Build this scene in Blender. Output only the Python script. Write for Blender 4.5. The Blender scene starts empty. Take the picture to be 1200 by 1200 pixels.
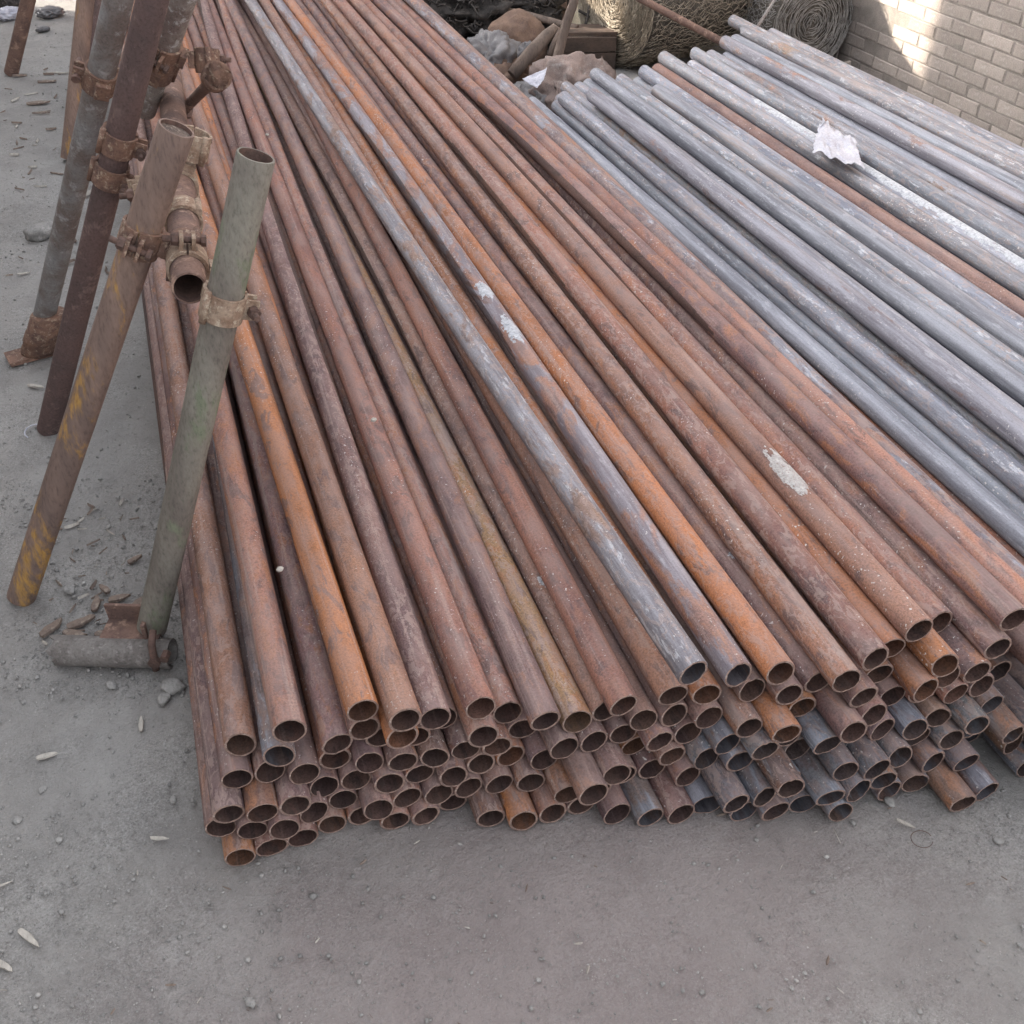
import bpy, bmesh, math, random
import numpy as np
from mathutils import Vector, Matrix, noise

random.seed(7)
scene = bpy.context.scene
col = scene.collection

# ------------------------------------------------------------------ camera
FOC, CAMZ = 1200.0, 1.31
PITCH = math.atan2(970.0, FOC)
YAW = math.atan2(525.0, math.hypot(FOC, 970.0))
HEAD = Vector((math.sin(YAW), math.cos(YAW), 0))
RIGHT = Vector((math.cos(YAW), -math.sin(YAW), 0))
FWD = HEAD * math.cos(PITCH) - Vector((0, 0, 1)) * math.sin(PITCH)
UPV = HEAD * math.sin(PITCH) + Vector((0, 0, 1)) * math.cos(PITCH)
CPOS = Vector((0, 0, CAMZ))
cd = bpy.data.cameras.new('camera')
cam = bpy.data.objects.new('camera', cd)
col.objects.link(cam)
cd.sensor_width = 36.0
cd.lens = 36.0 * FOC / 1200.0
cd.clip_start, cd.clip_end = 0.05, 400.0
cam.matrix_world = Matrix(((RIGHT.x, UPV.x, -FWD.x, 0), (RIGHT.y, UPV.y, -FWD.y, 0),
                           (RIGHT.z, UPV.z, -FWD.z, CAMZ), (0, 0, 0, 1)))
scene.camera = cam

# ------------------------------------------------------------------ sky, sun, exposure
SUN_TRAVEL = Vector((0.768, -0.64, 0)).normalized()      # horizontal travel of the sunlight
SUN_EL = math.radians(20)
world = bpy.data.worlds.new('World')
scene.world = world
world.use_nodes = True
wn, wl = world.node_tree.nodes, world.node_tree.links
wn.clear()
wo = wn.new('ShaderNodeOutputWorld')
bg = wn.new('ShaderNodeBackground')
sky = wn.new('ShaderNodeTexSky')
sky.sky_type = 'NISHITA'
sky.sun_disc = False
sky.sun_elevation = SUN_EL
sky.sun_rotation = math.atan2(-SUN_TRAVEL.x, -SUN_TRAVEL.y)
sky.air_density, sky.dust_density, sky.ozone_density = 1.0, 4.0, 1.0
hs = wn.new('ShaderNodeHueSaturation')
hs.inputs['Saturation'].default_value = 0.20
wl.new(sky.outputs[0], hs.inputs['Color'])
wl.new(hs.outputs[0], bg.inputs['Color'])
bg.inputs['Strength'].default_value = 0.15
wl.new(bg.outputs[0], wo.inputs['Surface'])

sd = bpy.data.lights.new('sun', 'SUN')
sun = bpy.data.objects.new('sun', sd)
col.objects.link(sun)
sd.energy, sd.angle, sd.color = 3.2, math.radians(0.8), (1.0, 0.9, 0.76)
sdir = Vector((SUN_TRAVEL.x * math.cos(SUN_EL), SUN_TRAVEL.y * math.cos(SUN_EL), -math.sin(SUN_EL)))
sun.rotation_euler = sdir.to_track_quat('-Z', 'Y').to_euler()
sun.location = (-4, 4, 6)

vs = scene.view_settings
vs.view_transform, vs.look, vs.gamma, vs.exposure = 'Standard', 'None', 1.0, 2.52
vs.use_curve_mapping = False
scene.cycles.use_denoising = True
scene.cycles.use_adaptive_sampling = True
scene.cycles.adaptive_threshold = 0.02
scene.cycles.max_bounces = 5
scene.cycles.diffuse_bounces = 3
scene.cycles.glossy_bounces = 3
scene.cycles.transmission_bounces = 4


# ------------------------------------------------------------------ helpers
def at(px, py, z=0.0):
    """point of the place seen at photo pixel (px, py) at height z above the ground"""
    d = RIGHT * ((px - 600) / FOC) - UPV * ((py - 600) / FOC) + FWD
    return CPOS + d * ((z - CAMZ) / d.z)


def aty(px, py, y):
    d = RIGHT * ((px - 600) / FOC) - UPV * ((py - 600) / FOC) + FWD
    return CPOS + d * (y / d.y)


def tag(o, label=None, cat=None, group=None, kind=None):
    if label: o['label'] = label
    if cat: o['category'] = cat
    if group: o['group'] = group
    if kind: o['kind'] = kind
    return o


def empty(name, loc):
    o = bpy.data.objects.new(name, None)
    o.empty_display_size = 0.05
    o.location = loc
    col.objects.link(o)
    return o


ORD = ['', 'first', 'second', 'third', 'fourth', 'fifth', 'sixth', 'seventh', 'eighth', 'ninth', 'tenth', 'eleventh',
       'twelfth', 'thirteenth', 'fourteenth', 'fifteenth', 'sixteenth', 'seventeenth', 'eighteenth', 'nineteenth']


def ordinal(n):
    if n < 20: return ORD[n]
    tens = {2: 'twenty', 3: 'thirty', 4: 'forty'}[n // 10]
    if n % 10 == 0: return tens[:-1] + 'ieth'
    return tens + '-' + ORD[n % 10]


class MB:
    """collects geometry, then becomes ONE mesh object"""
    def __init__(s):
        s.v, s.f, s.sm, s.mi = [], [], [], []

    def face(s, idx, smooth=False, mi=0):
        s.f.append(tuple(idx)); s.sm.append(smooth); s.mi.append(mi)

    def loft(s, rings, closed=True, smooth=True, caps=(False, False), mi=0, capmi=None):
        b = len(s.v); n = len(rings[0])
        for r in rings: s.v.extend([tuple(p) for p in r])
        m = n if closed else n - 1
        for i in range(len(rings) - 1):
            for j in range(m):
                k = (j + 1) % n
                s.face((b + i * n + j, b + i * n + k, b + (i + 1) * n + k, b + (i + 1) * n + j), smooth, mi)
        cm = mi if capmi is None else capmi
        if caps[0]: s.face([b + j for j in range(n)][::-1], False, cm)
        if caps[1]: s.face([b + (len(rings) - 1) * n + j for j in range(n)], False, cm)

    def tube(s, pts, rad, n=8, caps=True, smooth=True, mi=0, closed=False):
        pts = [Vector(p) for p in pts]
        rads = rad if isinstance(rad, (list, tuple)) else [rad] * len(pts)
        rings = []; ref = None
        for i, p in enumerate(pts):
            d = (pts[min(i + 1, len(pts) - 1)] - pts[max(i - 1, 0)])
            if d.length < 1e-9: d = Vector((0, 0, 1))
            d.normalize()
            if ref is None:
                ref = d.cross(Vector((0, 0, 1)))
                if ref.length < 0.1: ref = d.cross(Vector((1, 0, 0)))
            ref = (ref - d * ref.dot(d)).normalized()
            u = d.cross(ref)
            rings.append([p + (ref * math.cos(2 * math.pi * j / n) + u * math.sin(2 * math.pi * j / n)) * rads[i] for j in range(n)])
        s.loft(rings, True, smooth, (caps, caps), mi)

    def box(s, c, ax, half, mi=0, jit=0.0):
        c = Vector(c); ax = [Vector(a) for a in ax]; b = len(s.v)
        for i in range(8):
            sg = ((i & 1) * 2 - 1, ((i >> 1) & 1) * 2 - 1, ((i >> 2) & 1) * 2 - 1)
            p = c + sum((ax[k] * (half[k] * sg[k]) for k in range(3)), Vector())
            if jit: p = p + Vector((random.uniform(-jit, jit), random.uniform(-jit, jit), random.uniform(-jit, jit)))
            s.v.append(tuple(p))
        for q in ((0, 2, 3, 1), (4, 5, 7, 6), (0, 1, 5, 4), (2, 6, 7, 3), (0, 4, 6, 2), (1, 3, 7, 5)):
            s.face([b + k for k in q], False, mi)

    def arcband(s, c, axis, ref, rin, rout, ln, a0, a1, n=14, mi=0):
        """part of a sleeve round an axis, with thickness"""
        c = Vector(c); axis = Vector(axis).normalized(); ref = Vector(ref)
        ref = (ref - axis * ref.dot(axis)).normalized(); u = axis.cross(ref)
        rings = []
        for i in range(n + 1):
            a = a0 + (a1 - a0) * i / n
            e = ref * math.cos(a) + u * math.sin(a)
            rings.append([c + e * rin - axis * ln / 2, c + e * rout - axis * ln / 2, c + e * rout + axis * ln / 2, c + e * rin + axis * ln / 2])
        s.loft(rings, True, False, (True, True), mi)

    def build(s, name, mats, parent=None, loc=None):
        me = bpy.data.meshes.new(name)
        off = parent.location if parent is not None else (Vector(loc) if loc is not None else Vector((0, 0, 0)))
        if parent is not None and parent.parent is not None: off = off + parent.parent.location
        me.from_pydata([(a - off.x, b - off.y, c - off.z) for a, b, c in s.v], [], s.f)
        for m in (mats if isinstance(mats, (list, tuple)) else [mats]): me.materials.append(m)
        me.polygons.foreach_set('use_smooth', s.sm)
        me.polygons.foreach_set('material_index', s.mi)
        me.update()
        o = bpy.data.objects.new(name, me)
        col.objects.link(o)
        if parent is not None: o.parent = parent
        else: o.location = off
        return o


# ------------------------------------------------------------------ materials
class NT:
    def __init__(s, name, rough=0.8, spec=0.3, metal=0.0):
        s.m = bpy.data.materials.new(name); s.m.use_nodes = True
        s.n, s.l = s.m.node_tree.nodes, s.m.node_tree.links
        s.b = s.n['Principled BSDF']
        s.b.inputs['Roughness'].default_value = rough
        s.b.inputs['Specular IOR Level'].default_value = spec
        s.b.inputs['Metallic'].default_value = metal
        s.tc = s.n.new('ShaderNodeTexCoord')

    def put(s, sock, v):
        if isinstance(v, bpy.types.NodeSocket): s.l.new(v, sock)
        else:
            if isinstance(v, (tuple, list)) and len(v) == 3 and sock.type == 'RGBA': v = (*v, 1)
            sock.default_value = v

    def math(s, op, a, b=0.0, c=None, clamp=False):
        n = s.n.new('ShaderNodeMath'); n.operation = op; n.use_clamp = clamp
        s.put(n.inputs[0], a); s.put(n.inputs[1], b)
        if c is not None: s.put(n.inputs[2], c)
        return n.outputs[0]

    def vmath(s, op, a, b=(0, 0, 0)):
        n = s.n.new('ShaderNodeVectorMath'); n.operation = op
        s.put(n.inputs[0], a)
        if op == 'SCALE': s.put(n.inputs['Scale'], b)
        else: s.put(n.inputs[1], b)
        return n.outputs[0]

    def noise(s, vec, scale, detail=4.0, rough=0.55, dist=0.0):
        n = s.n.new('ShaderNodeTexNoise')
        s.put(n.inputs['Vector'], vec); n.inputs['Scale'].default_value = scale
        n.inputs['Detail'].default_value = detail; n.inputs['Roughness'].default_value = rough
        n.inputs['Distortion'].default_value = dist
        return n.outputs[0]

    def ramp(s, v, lo, hi, a=0.0, b=1.0):
        n = s.n.new('ShaderNodeMapRange'); n.interpolation_type = 'SMOOTHSTEP'
        s.put(n.inputs[0], v); s.put(n.inputs[1], lo); s.put(n.inputs[2], hi); s.put(n.inputs[3], a); s.put(n.inputs[4], b)
        return n.outputs[0]

    def mix(s, f, a, b, mode='MIX'):
        n = s.n.new('ShaderNodeMix'); n.data_type = 'RGBA'; n.blend_type = mode
        s.put(n.inputs[0], f); s.put(n.inputs[6], a); s.put(n.inputs[7], b)
        return n.outputs[2]

    def bump(s, h, strength=0.4, dist=0.002):
        n = s.n.new('ShaderNodeBump'); n.inputs['Strength'].default_value = strength; n.inputs['Distance'].default_value = dist
        s.l.new(h, n.inputs['Height']); s.l.new(n.outputs[0], s.b.inputs['Normal'])

    def color(s, c): s.put(s.b.inputs['Base Color'], c)


def pipe_material(name, inside=False):
    """weathered steel: tint from each pipe's own colour, zinc left over where its alpha says so"""
    t = NT(name, 0.72, 0.28)
    oi = t.n.new('ShaderNodeObjectInfo')
    rnd = t.vmath('SCALE', (37.0, 91.0, 53.0), oi.outputs['Random'])
    base = t.vmath('ADD', t.tc.outputs['Object'], rnd)
    stretch = t.vmath('MULTIPLY', base, (1.0, 0.10, 1.0))
    stretch2 = t.vmath('MULTIPLY', base, (1.0, 0.35, 1.0))
    big = t.noise(stretch, 16, 3, 0.6)
    blot = t.noise(stretch2, 42, 4, 0.7, 0.6)
    grain = t.noise(base, 300, 3, 0.75)
    grain2 = t.noise(base, 1100, 2, 0.6)
    streak = t.noise(t.vmath('MULTIPLY', base, (1.0, 0.02, 1.0)), 120, 3, 0.6)
    tint = oi.outputs['Color']
    rz = t.math('FRACT', t.math('MULTIPLY', oi.outputs['Random'], 7.31))
    ry = t.math('FRACT', t.math('MULTIPLY', oi.outputs['Random'], 23.7))
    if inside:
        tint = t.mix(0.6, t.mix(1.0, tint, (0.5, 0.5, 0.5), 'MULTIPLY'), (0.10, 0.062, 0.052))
    c = t.mix(t.ramp(big, 0.36, 0.64), t.mix(1.0, tint, (0.66, 0.66, 0.72), 'MULTIPLY'), t.mix(1.0, tint, (1.12, 1.06, 1.0), 'MULTIPLY'))
    c = t.mix(t.math('MULTIPLY', t.ramp(blot, 0.50, 0.62), 0.0 if inside else t.ramp(rz, 0.1, 1.0, 0.12, 0.62)), c, (0.345, 0.15, 0.07))
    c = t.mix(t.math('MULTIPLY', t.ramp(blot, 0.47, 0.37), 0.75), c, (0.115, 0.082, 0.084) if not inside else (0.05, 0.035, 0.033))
    c = t.mix(t.math('MULTIPLY', t.ramp(streak, 0.54, 0.70), 0.1 if inside else 0.45), c, (0.37, 0.275, 0.245))
    c = t.mix(t.math('MULTIPLY', t.ramp(grain, 0.42, 0.66), 0.5), c, t.mix(1.0, c, (1.6, 1.6, 1.6), 'MULTIPLY'))
    c = t.mix(t.math('MULTIPLY', t.ramp(grain, 0.50, 0.36), 0.6), c, t.mix(1.0, c, (0.55, 0.52, 0.52), 'MULTIPLY'))
    # zinc coating that is left
    zn = t.noise(t.vmath('MULTIPLY', base, (1.0, 0.28, 1.0)), 17, 5, 0.7, 0.4)
    alpha = oi.outputs['Alpha']
    lo = t.math('SUBTRACT', 0.80, t.math('MULTIPLY', alpha, 0.74))
    zm = t.ramp(zn, lo, t.math('ADD', lo, 0.10))
    zm = t.math('MULTIPLY', zm, t.ramp(alpha, 0.02, 0.12))
    spang = t.noise(t.vmath('MULTIPLY', base, (1.0, 0.05, 1.0)), 45, 5, 0.74)
    zc = t.mix(t.ramp(spang, 0.34, 0.66), (0.125, 0.135, 0.172), (0.335, 0.35, 0.405))
    zc = t.mix(t.ramp(t.noise(t.vmath('MULTIPLY', base, (1.0, 0.18, 1.0)), 80, 4, 0.75), 0.56, 0.64, 0.0, t.ramp(ry, 0.1, 1.0, 0.35, 0.9)), zc, (0.55, 0.57, 0.62))
    zc = t.mix(0.22, zc, t.mix(1.0, oi.outputs['Color'], (1.5, 1.5, 1.5), 'MULTIPLY'))
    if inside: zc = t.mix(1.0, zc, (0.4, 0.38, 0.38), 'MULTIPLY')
    zc = t.mix(t.ramp(grain, 0.52, 0.36, 0, 0.5), zc, t.mix(1.0, zc, (0.6, 0.6, 0.6), 'MULTIPLY'))
    c = t.mix(zm, c, zc)
    # flaking scale with crisp edges, dried mud runs; strong on some pipes only
    fl = t.noise(t.vmath('MULTIPLY', base, (1.0, 0.45, 1.0)), 85, 4, 0.7, 0.8)
    fm = t.math('MULTIPLY', t.ramp(fl, 0.535, 0.56), t.ramp(ry, 0.15, 0.95, 0.0, 0.85))
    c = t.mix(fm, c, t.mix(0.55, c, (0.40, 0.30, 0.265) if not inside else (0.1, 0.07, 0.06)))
    mud = t.ramp(t.noise(t.vmath('MULTIPLY', base, (1.0, 0.06, 1.0)), 28, 4, 0.7), 0.56, 0.66)
    if not inside: c = t.mix(t.math('MULTIPLY', mud, t.ramp(rz, 0.3, 0.9, 0.0, 0.6)), c, (0.33, 0.265, 0.245))
    # specks of lime and cement, dust lying on the upper side
    sp = t.noise(base, 190, 2, 0.5)
    patch = t.noise(stretch2, 9, 3, 0.6)
    if not inside: c = t.mix(t.math('MULTIPLY', t.ramp(sp, 0.665, 0.70), t.ramp(patch, 0.46, 0.60)), c, (0.60, 0.57, 0.55))
    geo = t.n.new('ShaderNodeNewGeometry')
    sep = t.n.new('ShaderNodeSeparateXYZ'); t.l.new(geo.outputs['Normal'], sep.inputs[0])
    dust = t.math('MULTIPLY', t.ramp(sep.outputs[2], 0.2, 0.95), t.ramp(t.noise(stretch2, 26, 4, 0.65), 0.38, 0.62, 0.08, 0.46))
    if not inside:
        c = t.mix(t.math('MULTIPLY', dust, t.math('SUBTRACT', 1.0, t.math('MULTIPLY', zm, 0.92))), c, (0.325, 0.232, 0.212))
    t.color(c)
    r = t.math('ADD', 0.60, t.math('MULTIPLY', grain, 0.3))
    t.put(t.b.inputs['Roughness'], t.math('SUBTRACT', r, t.math('MULTIPLY', zm, 0.12)))
    t.put(t.b.inputs['Metallic'], t.math('MULTIPLY', zm, 0.25))
    h = t.math('ADD', t.math('MULTIPLY', grain, 0.5), t.math('ADD', t.math('MULTIPLY', blot, 0.8), t.math('MULTIPLY', grain2, 0.25)))
    h = t.math('ADD', h, t.math('MULTIPLY', fm, 0.35))
    t.bump(h, 0.7, 0.0016)
    return t.m


def plain(name, c1, c2, scale=30, rough=0.85, bump=0.4, bdist=0.002, spec=0.25, stretch=(1, 1, 1), fine=220, c3=None):
    t = NT(name, rough, spec)
    v = t.vmath('MULTIPLY', t.tc.outputs['Object'], stretch)
    a = t.noise(v, scale, 5, 0.62, 0.3); b = t.noise(v, fine, 4, 0.65)
    c = t.mix(t.ramp(a, 0.34, 0.66), c1, c2)
    if c3: c = t.mix(t.ramp(t.noise(v, scale * 2.3, 5, 0.7), 0.53, 0.66, 0, 0.85), c, c3)
    c = t.mix(t.ramp(b, 0.4, 0.7, 0, 0.35), c, t.mix(1.0, c, (1.5, 1.5, 1.5), 'MULTIPLY'))
    c = t.mix(t.ramp(b, 0.48, 0.30, 0, 0.5), c, t.mix(1.0, c, (0.5, 0.5, 0.5), 'MULTIPLY'))
    t.color(c)
    t.bump(t.math('ADD', a, b), bump, bdist)
    return t.m


M = {}
M['pipe'] = pipe_material('weathered_pipe_steel')
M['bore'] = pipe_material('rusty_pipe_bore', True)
M['ground'] = None
M['limecoat'] = plain('lime_wash_coat', (0.50, 0.51, 0.54), (0.36, 0.37, 0.40), 70, 0.9, 0.6, 0.001, c3=(0.20, 0.21, 0.24))
M['rim'] = plain('worn_cut_rim', (0.33, 0.225, 0.185), (0.15, 0.10, 0.085), 60, 0.7, 0.5, 0.001, c3=(0.42, 0.34, 0.30))
M['post_green'] = plain('mossy_post_paint', (0.215, 0.20, 0.17), (0.135, 0.115, 0.102), 9, 0.85, 0.5, 0.001, c3=(0.155, 0.175, 0.12), stretch=(1, 1, .4))
M['post_brown'] = plain('brown_post_rust', (0.20, 0.125, 0.10), (0.115, 0.075, 0.066), 16, 0.85, 0.6, 0.0015, c3=(0.33, 0.22, 0.17))
M['post_ochre'] = plain('ochre_post_paint', (0.24, 0.165, 0.135), (0.14, 0.10, 0.088), 9, 0.85, 0.6, 0.0015, c3=(0.42, 0.235, 0.06), stretch=(1, 1, 0.22))
M['post_dark'] = plain('dark_post_rust', (0.115, 0.075, 0.07), (0.085, 0.06, 0.058), 12, 0.85, 0.5, 0.001, c3=(0.16, 0.11, 0.10))
M['post_grey'] = plain('grey_post_zinc', (0.22, 0.215, 0.215), (0.15, 0.12, 0.11), 13, 0.8, 0.5, 0.001, c3=(0.30, 0.29, 0.29))
M['post_mottled'] = plain('mottled_post_lime', (0.16, 0.12, 0.11), (0.25, 0.22, 0.20), 22, 0.9, 0.7, 0.002, c3=(0.42, 0.41, 0.40))
M['clamp'] = plain('rusty_clamp_casting', (0.22, 0.13, 0.095), (0.13, 0.08, 0.066), 40, 0.85, 0.8, 0.002, c3=(0.38, 0.29, 0.22))
M['clamp_pale'] = plain('pale_clamp_casting', (0.33, 0.25, 0.19), (0.22, 0.145, 0.105), 40, 0.85, 0.8, 0.002, c3=(0.45, 0.38, 0.30))
M['bolt'] = plain('rusty_bolt_steel', (0.14, 0.085, 0.07), (0.09, 0.06, 0.052), 60, 0.75, 0.6, 0.001)
M['dirt'] = plain('packed_dirt', (0.17, 0.13, 0.11), (0.11, 0.085, 0.075), 60, 0.95, 1.0, 0.004, c3=(0.36, 0.29, 0.24))
M['pebble'] = plain('grey_pebble', (0.30, 0.29, 0.28), (0.20, 0.195, 0.19), 9, 0.92, 0.3, 0.001, c3=(0.40, 0.385, 0.37))
M['chip'] = plain('bleached_wood_chip', (0.46, 0.43, 0.39), (0.32, 0.29, 0.26), 30, 0.9, 0.5, 0.001, stretch=(1, 0.2, 1))
M['leaf'] = plain('dry_leaf', (0.22, 0.17, 0.14), (0.15, 0.115, 0.10), 25, 0.85, 0.4, 0.001, c3=(0.32, 0.27, 0.23))
M['brick'] = plain('grey_brick', (0.33, 0.285, 0.255), (0.25, 0.215, 0.195), 9, 0.92, 0.8, 0.004, c3=(0.38, 0.335, 0.305))
_n, _l = M['brick'].node_tree.nodes, M['brick'].node_tree.links
_b = _n['Principled BSDF']; _src = _b.inputs['Base Color'].links[0].from_socket
_oi = _n.new('ShaderNodeObjectInfo'); _hs = _n.new('ShaderNodeHueSaturation'); _mr = _n.new('ShaderNodeMapRange')
_mr.inputs[3].default_value, _mr.inputs[4].default_value = 0.82, 1.16
_l.new(_oi.outputs['Random'], _mr.inputs[0]); _l.new(_mr.outputs[0], _hs.inputs['Value']); _l.new(_src, _hs.inputs['Color']); _l.new(_hs.outputs[0], _b.inputs['Base Color'])
M['basetube'] = plain('dust_caked_tube', (0.20, 0.185, 0.175), (0.14, 0.125, 0.118), 25, 0.95, 0.6, 0.003, c3=(0.27, 0.25, 0.24))
M['mortar'] = plain('grey_mortar', (0.235, 0.205, 0.185), (0.17, 0.15, 0.135), 14, 0.95, 0.8, 0.004)
M['wire'] = plain('weathered_wire', (0.42, 0.36, 0.285), (0.26, 0.22, 0.175), 30, 0.6, 0.2, 0.001, spec=0.4)
M['wiregrey'] = plain('grey_wire', (0.40, 0.38, 0.36), (0.24, 0.225, 0.215), 30, 0.55, 0.2, 0.001, spec=0.5)
M['core'] = plain('packed_wire_mass', (0.17, 0.15, 0.13), (0.09, 0.08, 0.07), 60, 0.9, 1.0, 0.006)
M['wood'] = plain('weathered_wood', (0.20, 0.155, 0.13), (0.125, 0.098, 0.085), 20, 0.9, 0.7, 0.003, stretch=(1, 1, 0.12), fine=160)
M['plank'] = plain('brown_board', (0.10, 0.07, 0.056), (0.06, 0.045, 0.038), 14, 0.9, 0.5, 0.002, stretch=(0.2, 1, 1))
M['orange_board'] = plain('orange_brown_basket', (0.21, 0.14, 0.105), (0.14, 0.095, 0.077), 18, 0.9, 0.5, 0.002)
M['cream'] = plain('cream_board', (0.74, 0.65, 0.49), (0.60, 0.52, 0.38), 9, 0.85, 0.4, 0.002)
M['sack'] = plain('dusty_sack', (0.27, 0.21, 0.19), (0.18, 0.145, 0.135), 9, 0.9, 0.4, 0.002, c3=(0.30, 0.27, 0.26))
M['greyfilm'] = plain('grey_plastic_film', (0.20, 0.19, 0.195), (0.12, 0.115, 0.12), 12, 0.5, 0.4, 0.002, spec=0.5)
M['whitefilm'] = plain('white_plastic_film', (0.50, 0.50, 0.56), (0.38, 0.38, 0.45), 20, 0.45, 0.3, 0.001, spec=0.5)
M['film'] = plain('thin_white_film', (0.56, 0.56, 0.62), (0.44, 0.44, 0.52), 20, 0.4, 0.3, 0.001, spec=0.5)
M['film'].node_tree.nodes['Principled BSDF'].inputs['Alpha'].default_value = 0.82
M['black'] = plain('black_netting', (0.07, 0.062, 0.058), (0.04, 0.036, 0.035), 30, 0.85, 0.6, 0.003, c3=(0.13, 0.115, 0.105))
M['plaster'] = plain('dried_plaster', (0.52, 0.50, 0.49), (0.38, 0.35, 0.34), 110, 0.95, 1.0, 0.003, c3=(0.24, 0.17, 0.15))
M['render'] = plain('shade_building_render', (0.42, 0.40, 0.37), (0.33, 0.31, 0.29), 3, 0.95, 0.4, 0.004)
M['rooftile'] = plain('shade_building_roof', (0.25, 0.25, 0.25), (0.18, 0.18, 0.18), 3, 0.8, 0.4, 0.004)


def ground_material():
    t = NT('packed_grey_dirt', 0.93, 0.2)
    v = t.tc.outputs['Object']
    big = t.noise(v, 1.3, 4, 0.55); mid = t.noise(v, 7, 6, 0.65, 0.4); fin = t.noise(v, 75, 5, 0.75); gr = t.noise(v, 260, 3, 0.8)
    drift = t.noise(v, 2.6, 5, 0.6, 0.8)
    gritty = t.ramp(t.noise(v, 3.7, 4, 0.6, 0.5), 0.40, 0.62, 0.25, 1.0)      # worn smooth here, gritty there
    c = t.mix(t.ramp(big, 0.35, 0.65), (0.270, 0.258, 0.248), (0.312, 0.299, 0.288))
    c = t.mix(t.ramp(mid, 0.58, 0.36, 0, 0.5), c, (0.205, 0.197, 0.192))
    c = t.mix(t.ramp(drift, 0.52, 0.64, 0, 0.55), c, (0.345, 0.335, 0.325))
    c = t.mix(t.math('MULTIPLY', t.ramp(fin, 0.50, 0.66, 0, 0.5), gritty), c, (0.37, 0.36, 0.35))
    c = t.mix(t.math('MULTIPLY', t.ramp(fin, 0.46, 0.34, 0, 0.6), gritty), c, (0.15, 0.145, 0.142))
    c = t.mix(t.math('MULTIPLY', t.ramp(gr, 0.50, 0.66, 0, 0.6), gritty), c, (0.44, 0.43, 0.42))
    c = t.mix(t.math('MULTIPLY', t.ramp(gr, 0.46, 0.34, 0, 0.65), gritty), c, (0.14, 0.135, 0.132))
    # rust dust trodden in before the pipe ends
    sub = t.vmath('SUBTRACT', v, (0.28, 0.62, 0)); sub = t.vmath('MULTIPLY', sub, (0.9, 1.5, 0))
    ln = t.n.new('ShaderNodeVectorMath'); ln.operation = 'LENGTH'; t.l.new(sub, ln.inputs[0])
    stain = t.math('MULTIPLY', t.ramp(t.math('ADD', ln.outputs['Value'], t.math('MULTIPLY', mid, 0.5)), 1.0, 0.35), 0.55)
    c = t.mix(stain, c, (0.27, 0.215, 0.212))
    vo = t.n.new('ShaderNodeTexVoronoi'); vo.inputs['Scale'].default_value = 90; t.l.new(v, vo.inputs['Vector'])
    c = t.mix(t.math('MULTIPLY', t.ramp(vo.outputs['Distance'], 0.16, 0.05), t.ramp(t.noise(v, 20, 2), 0.52, 0.62)), c, (0.42, 0.41, 0.39))
    t.color(c)
    t.bump(t.math('ADD', t.math('MULTIPLY', fin, 1.0), t.math('ADD', t.math('MULTIPLY', gr, 0.35), t.math('MULTIPLY', mid, 1.5))), 0.9, 0.006)
    return t.m


M['ground'] = ground_material()

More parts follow.
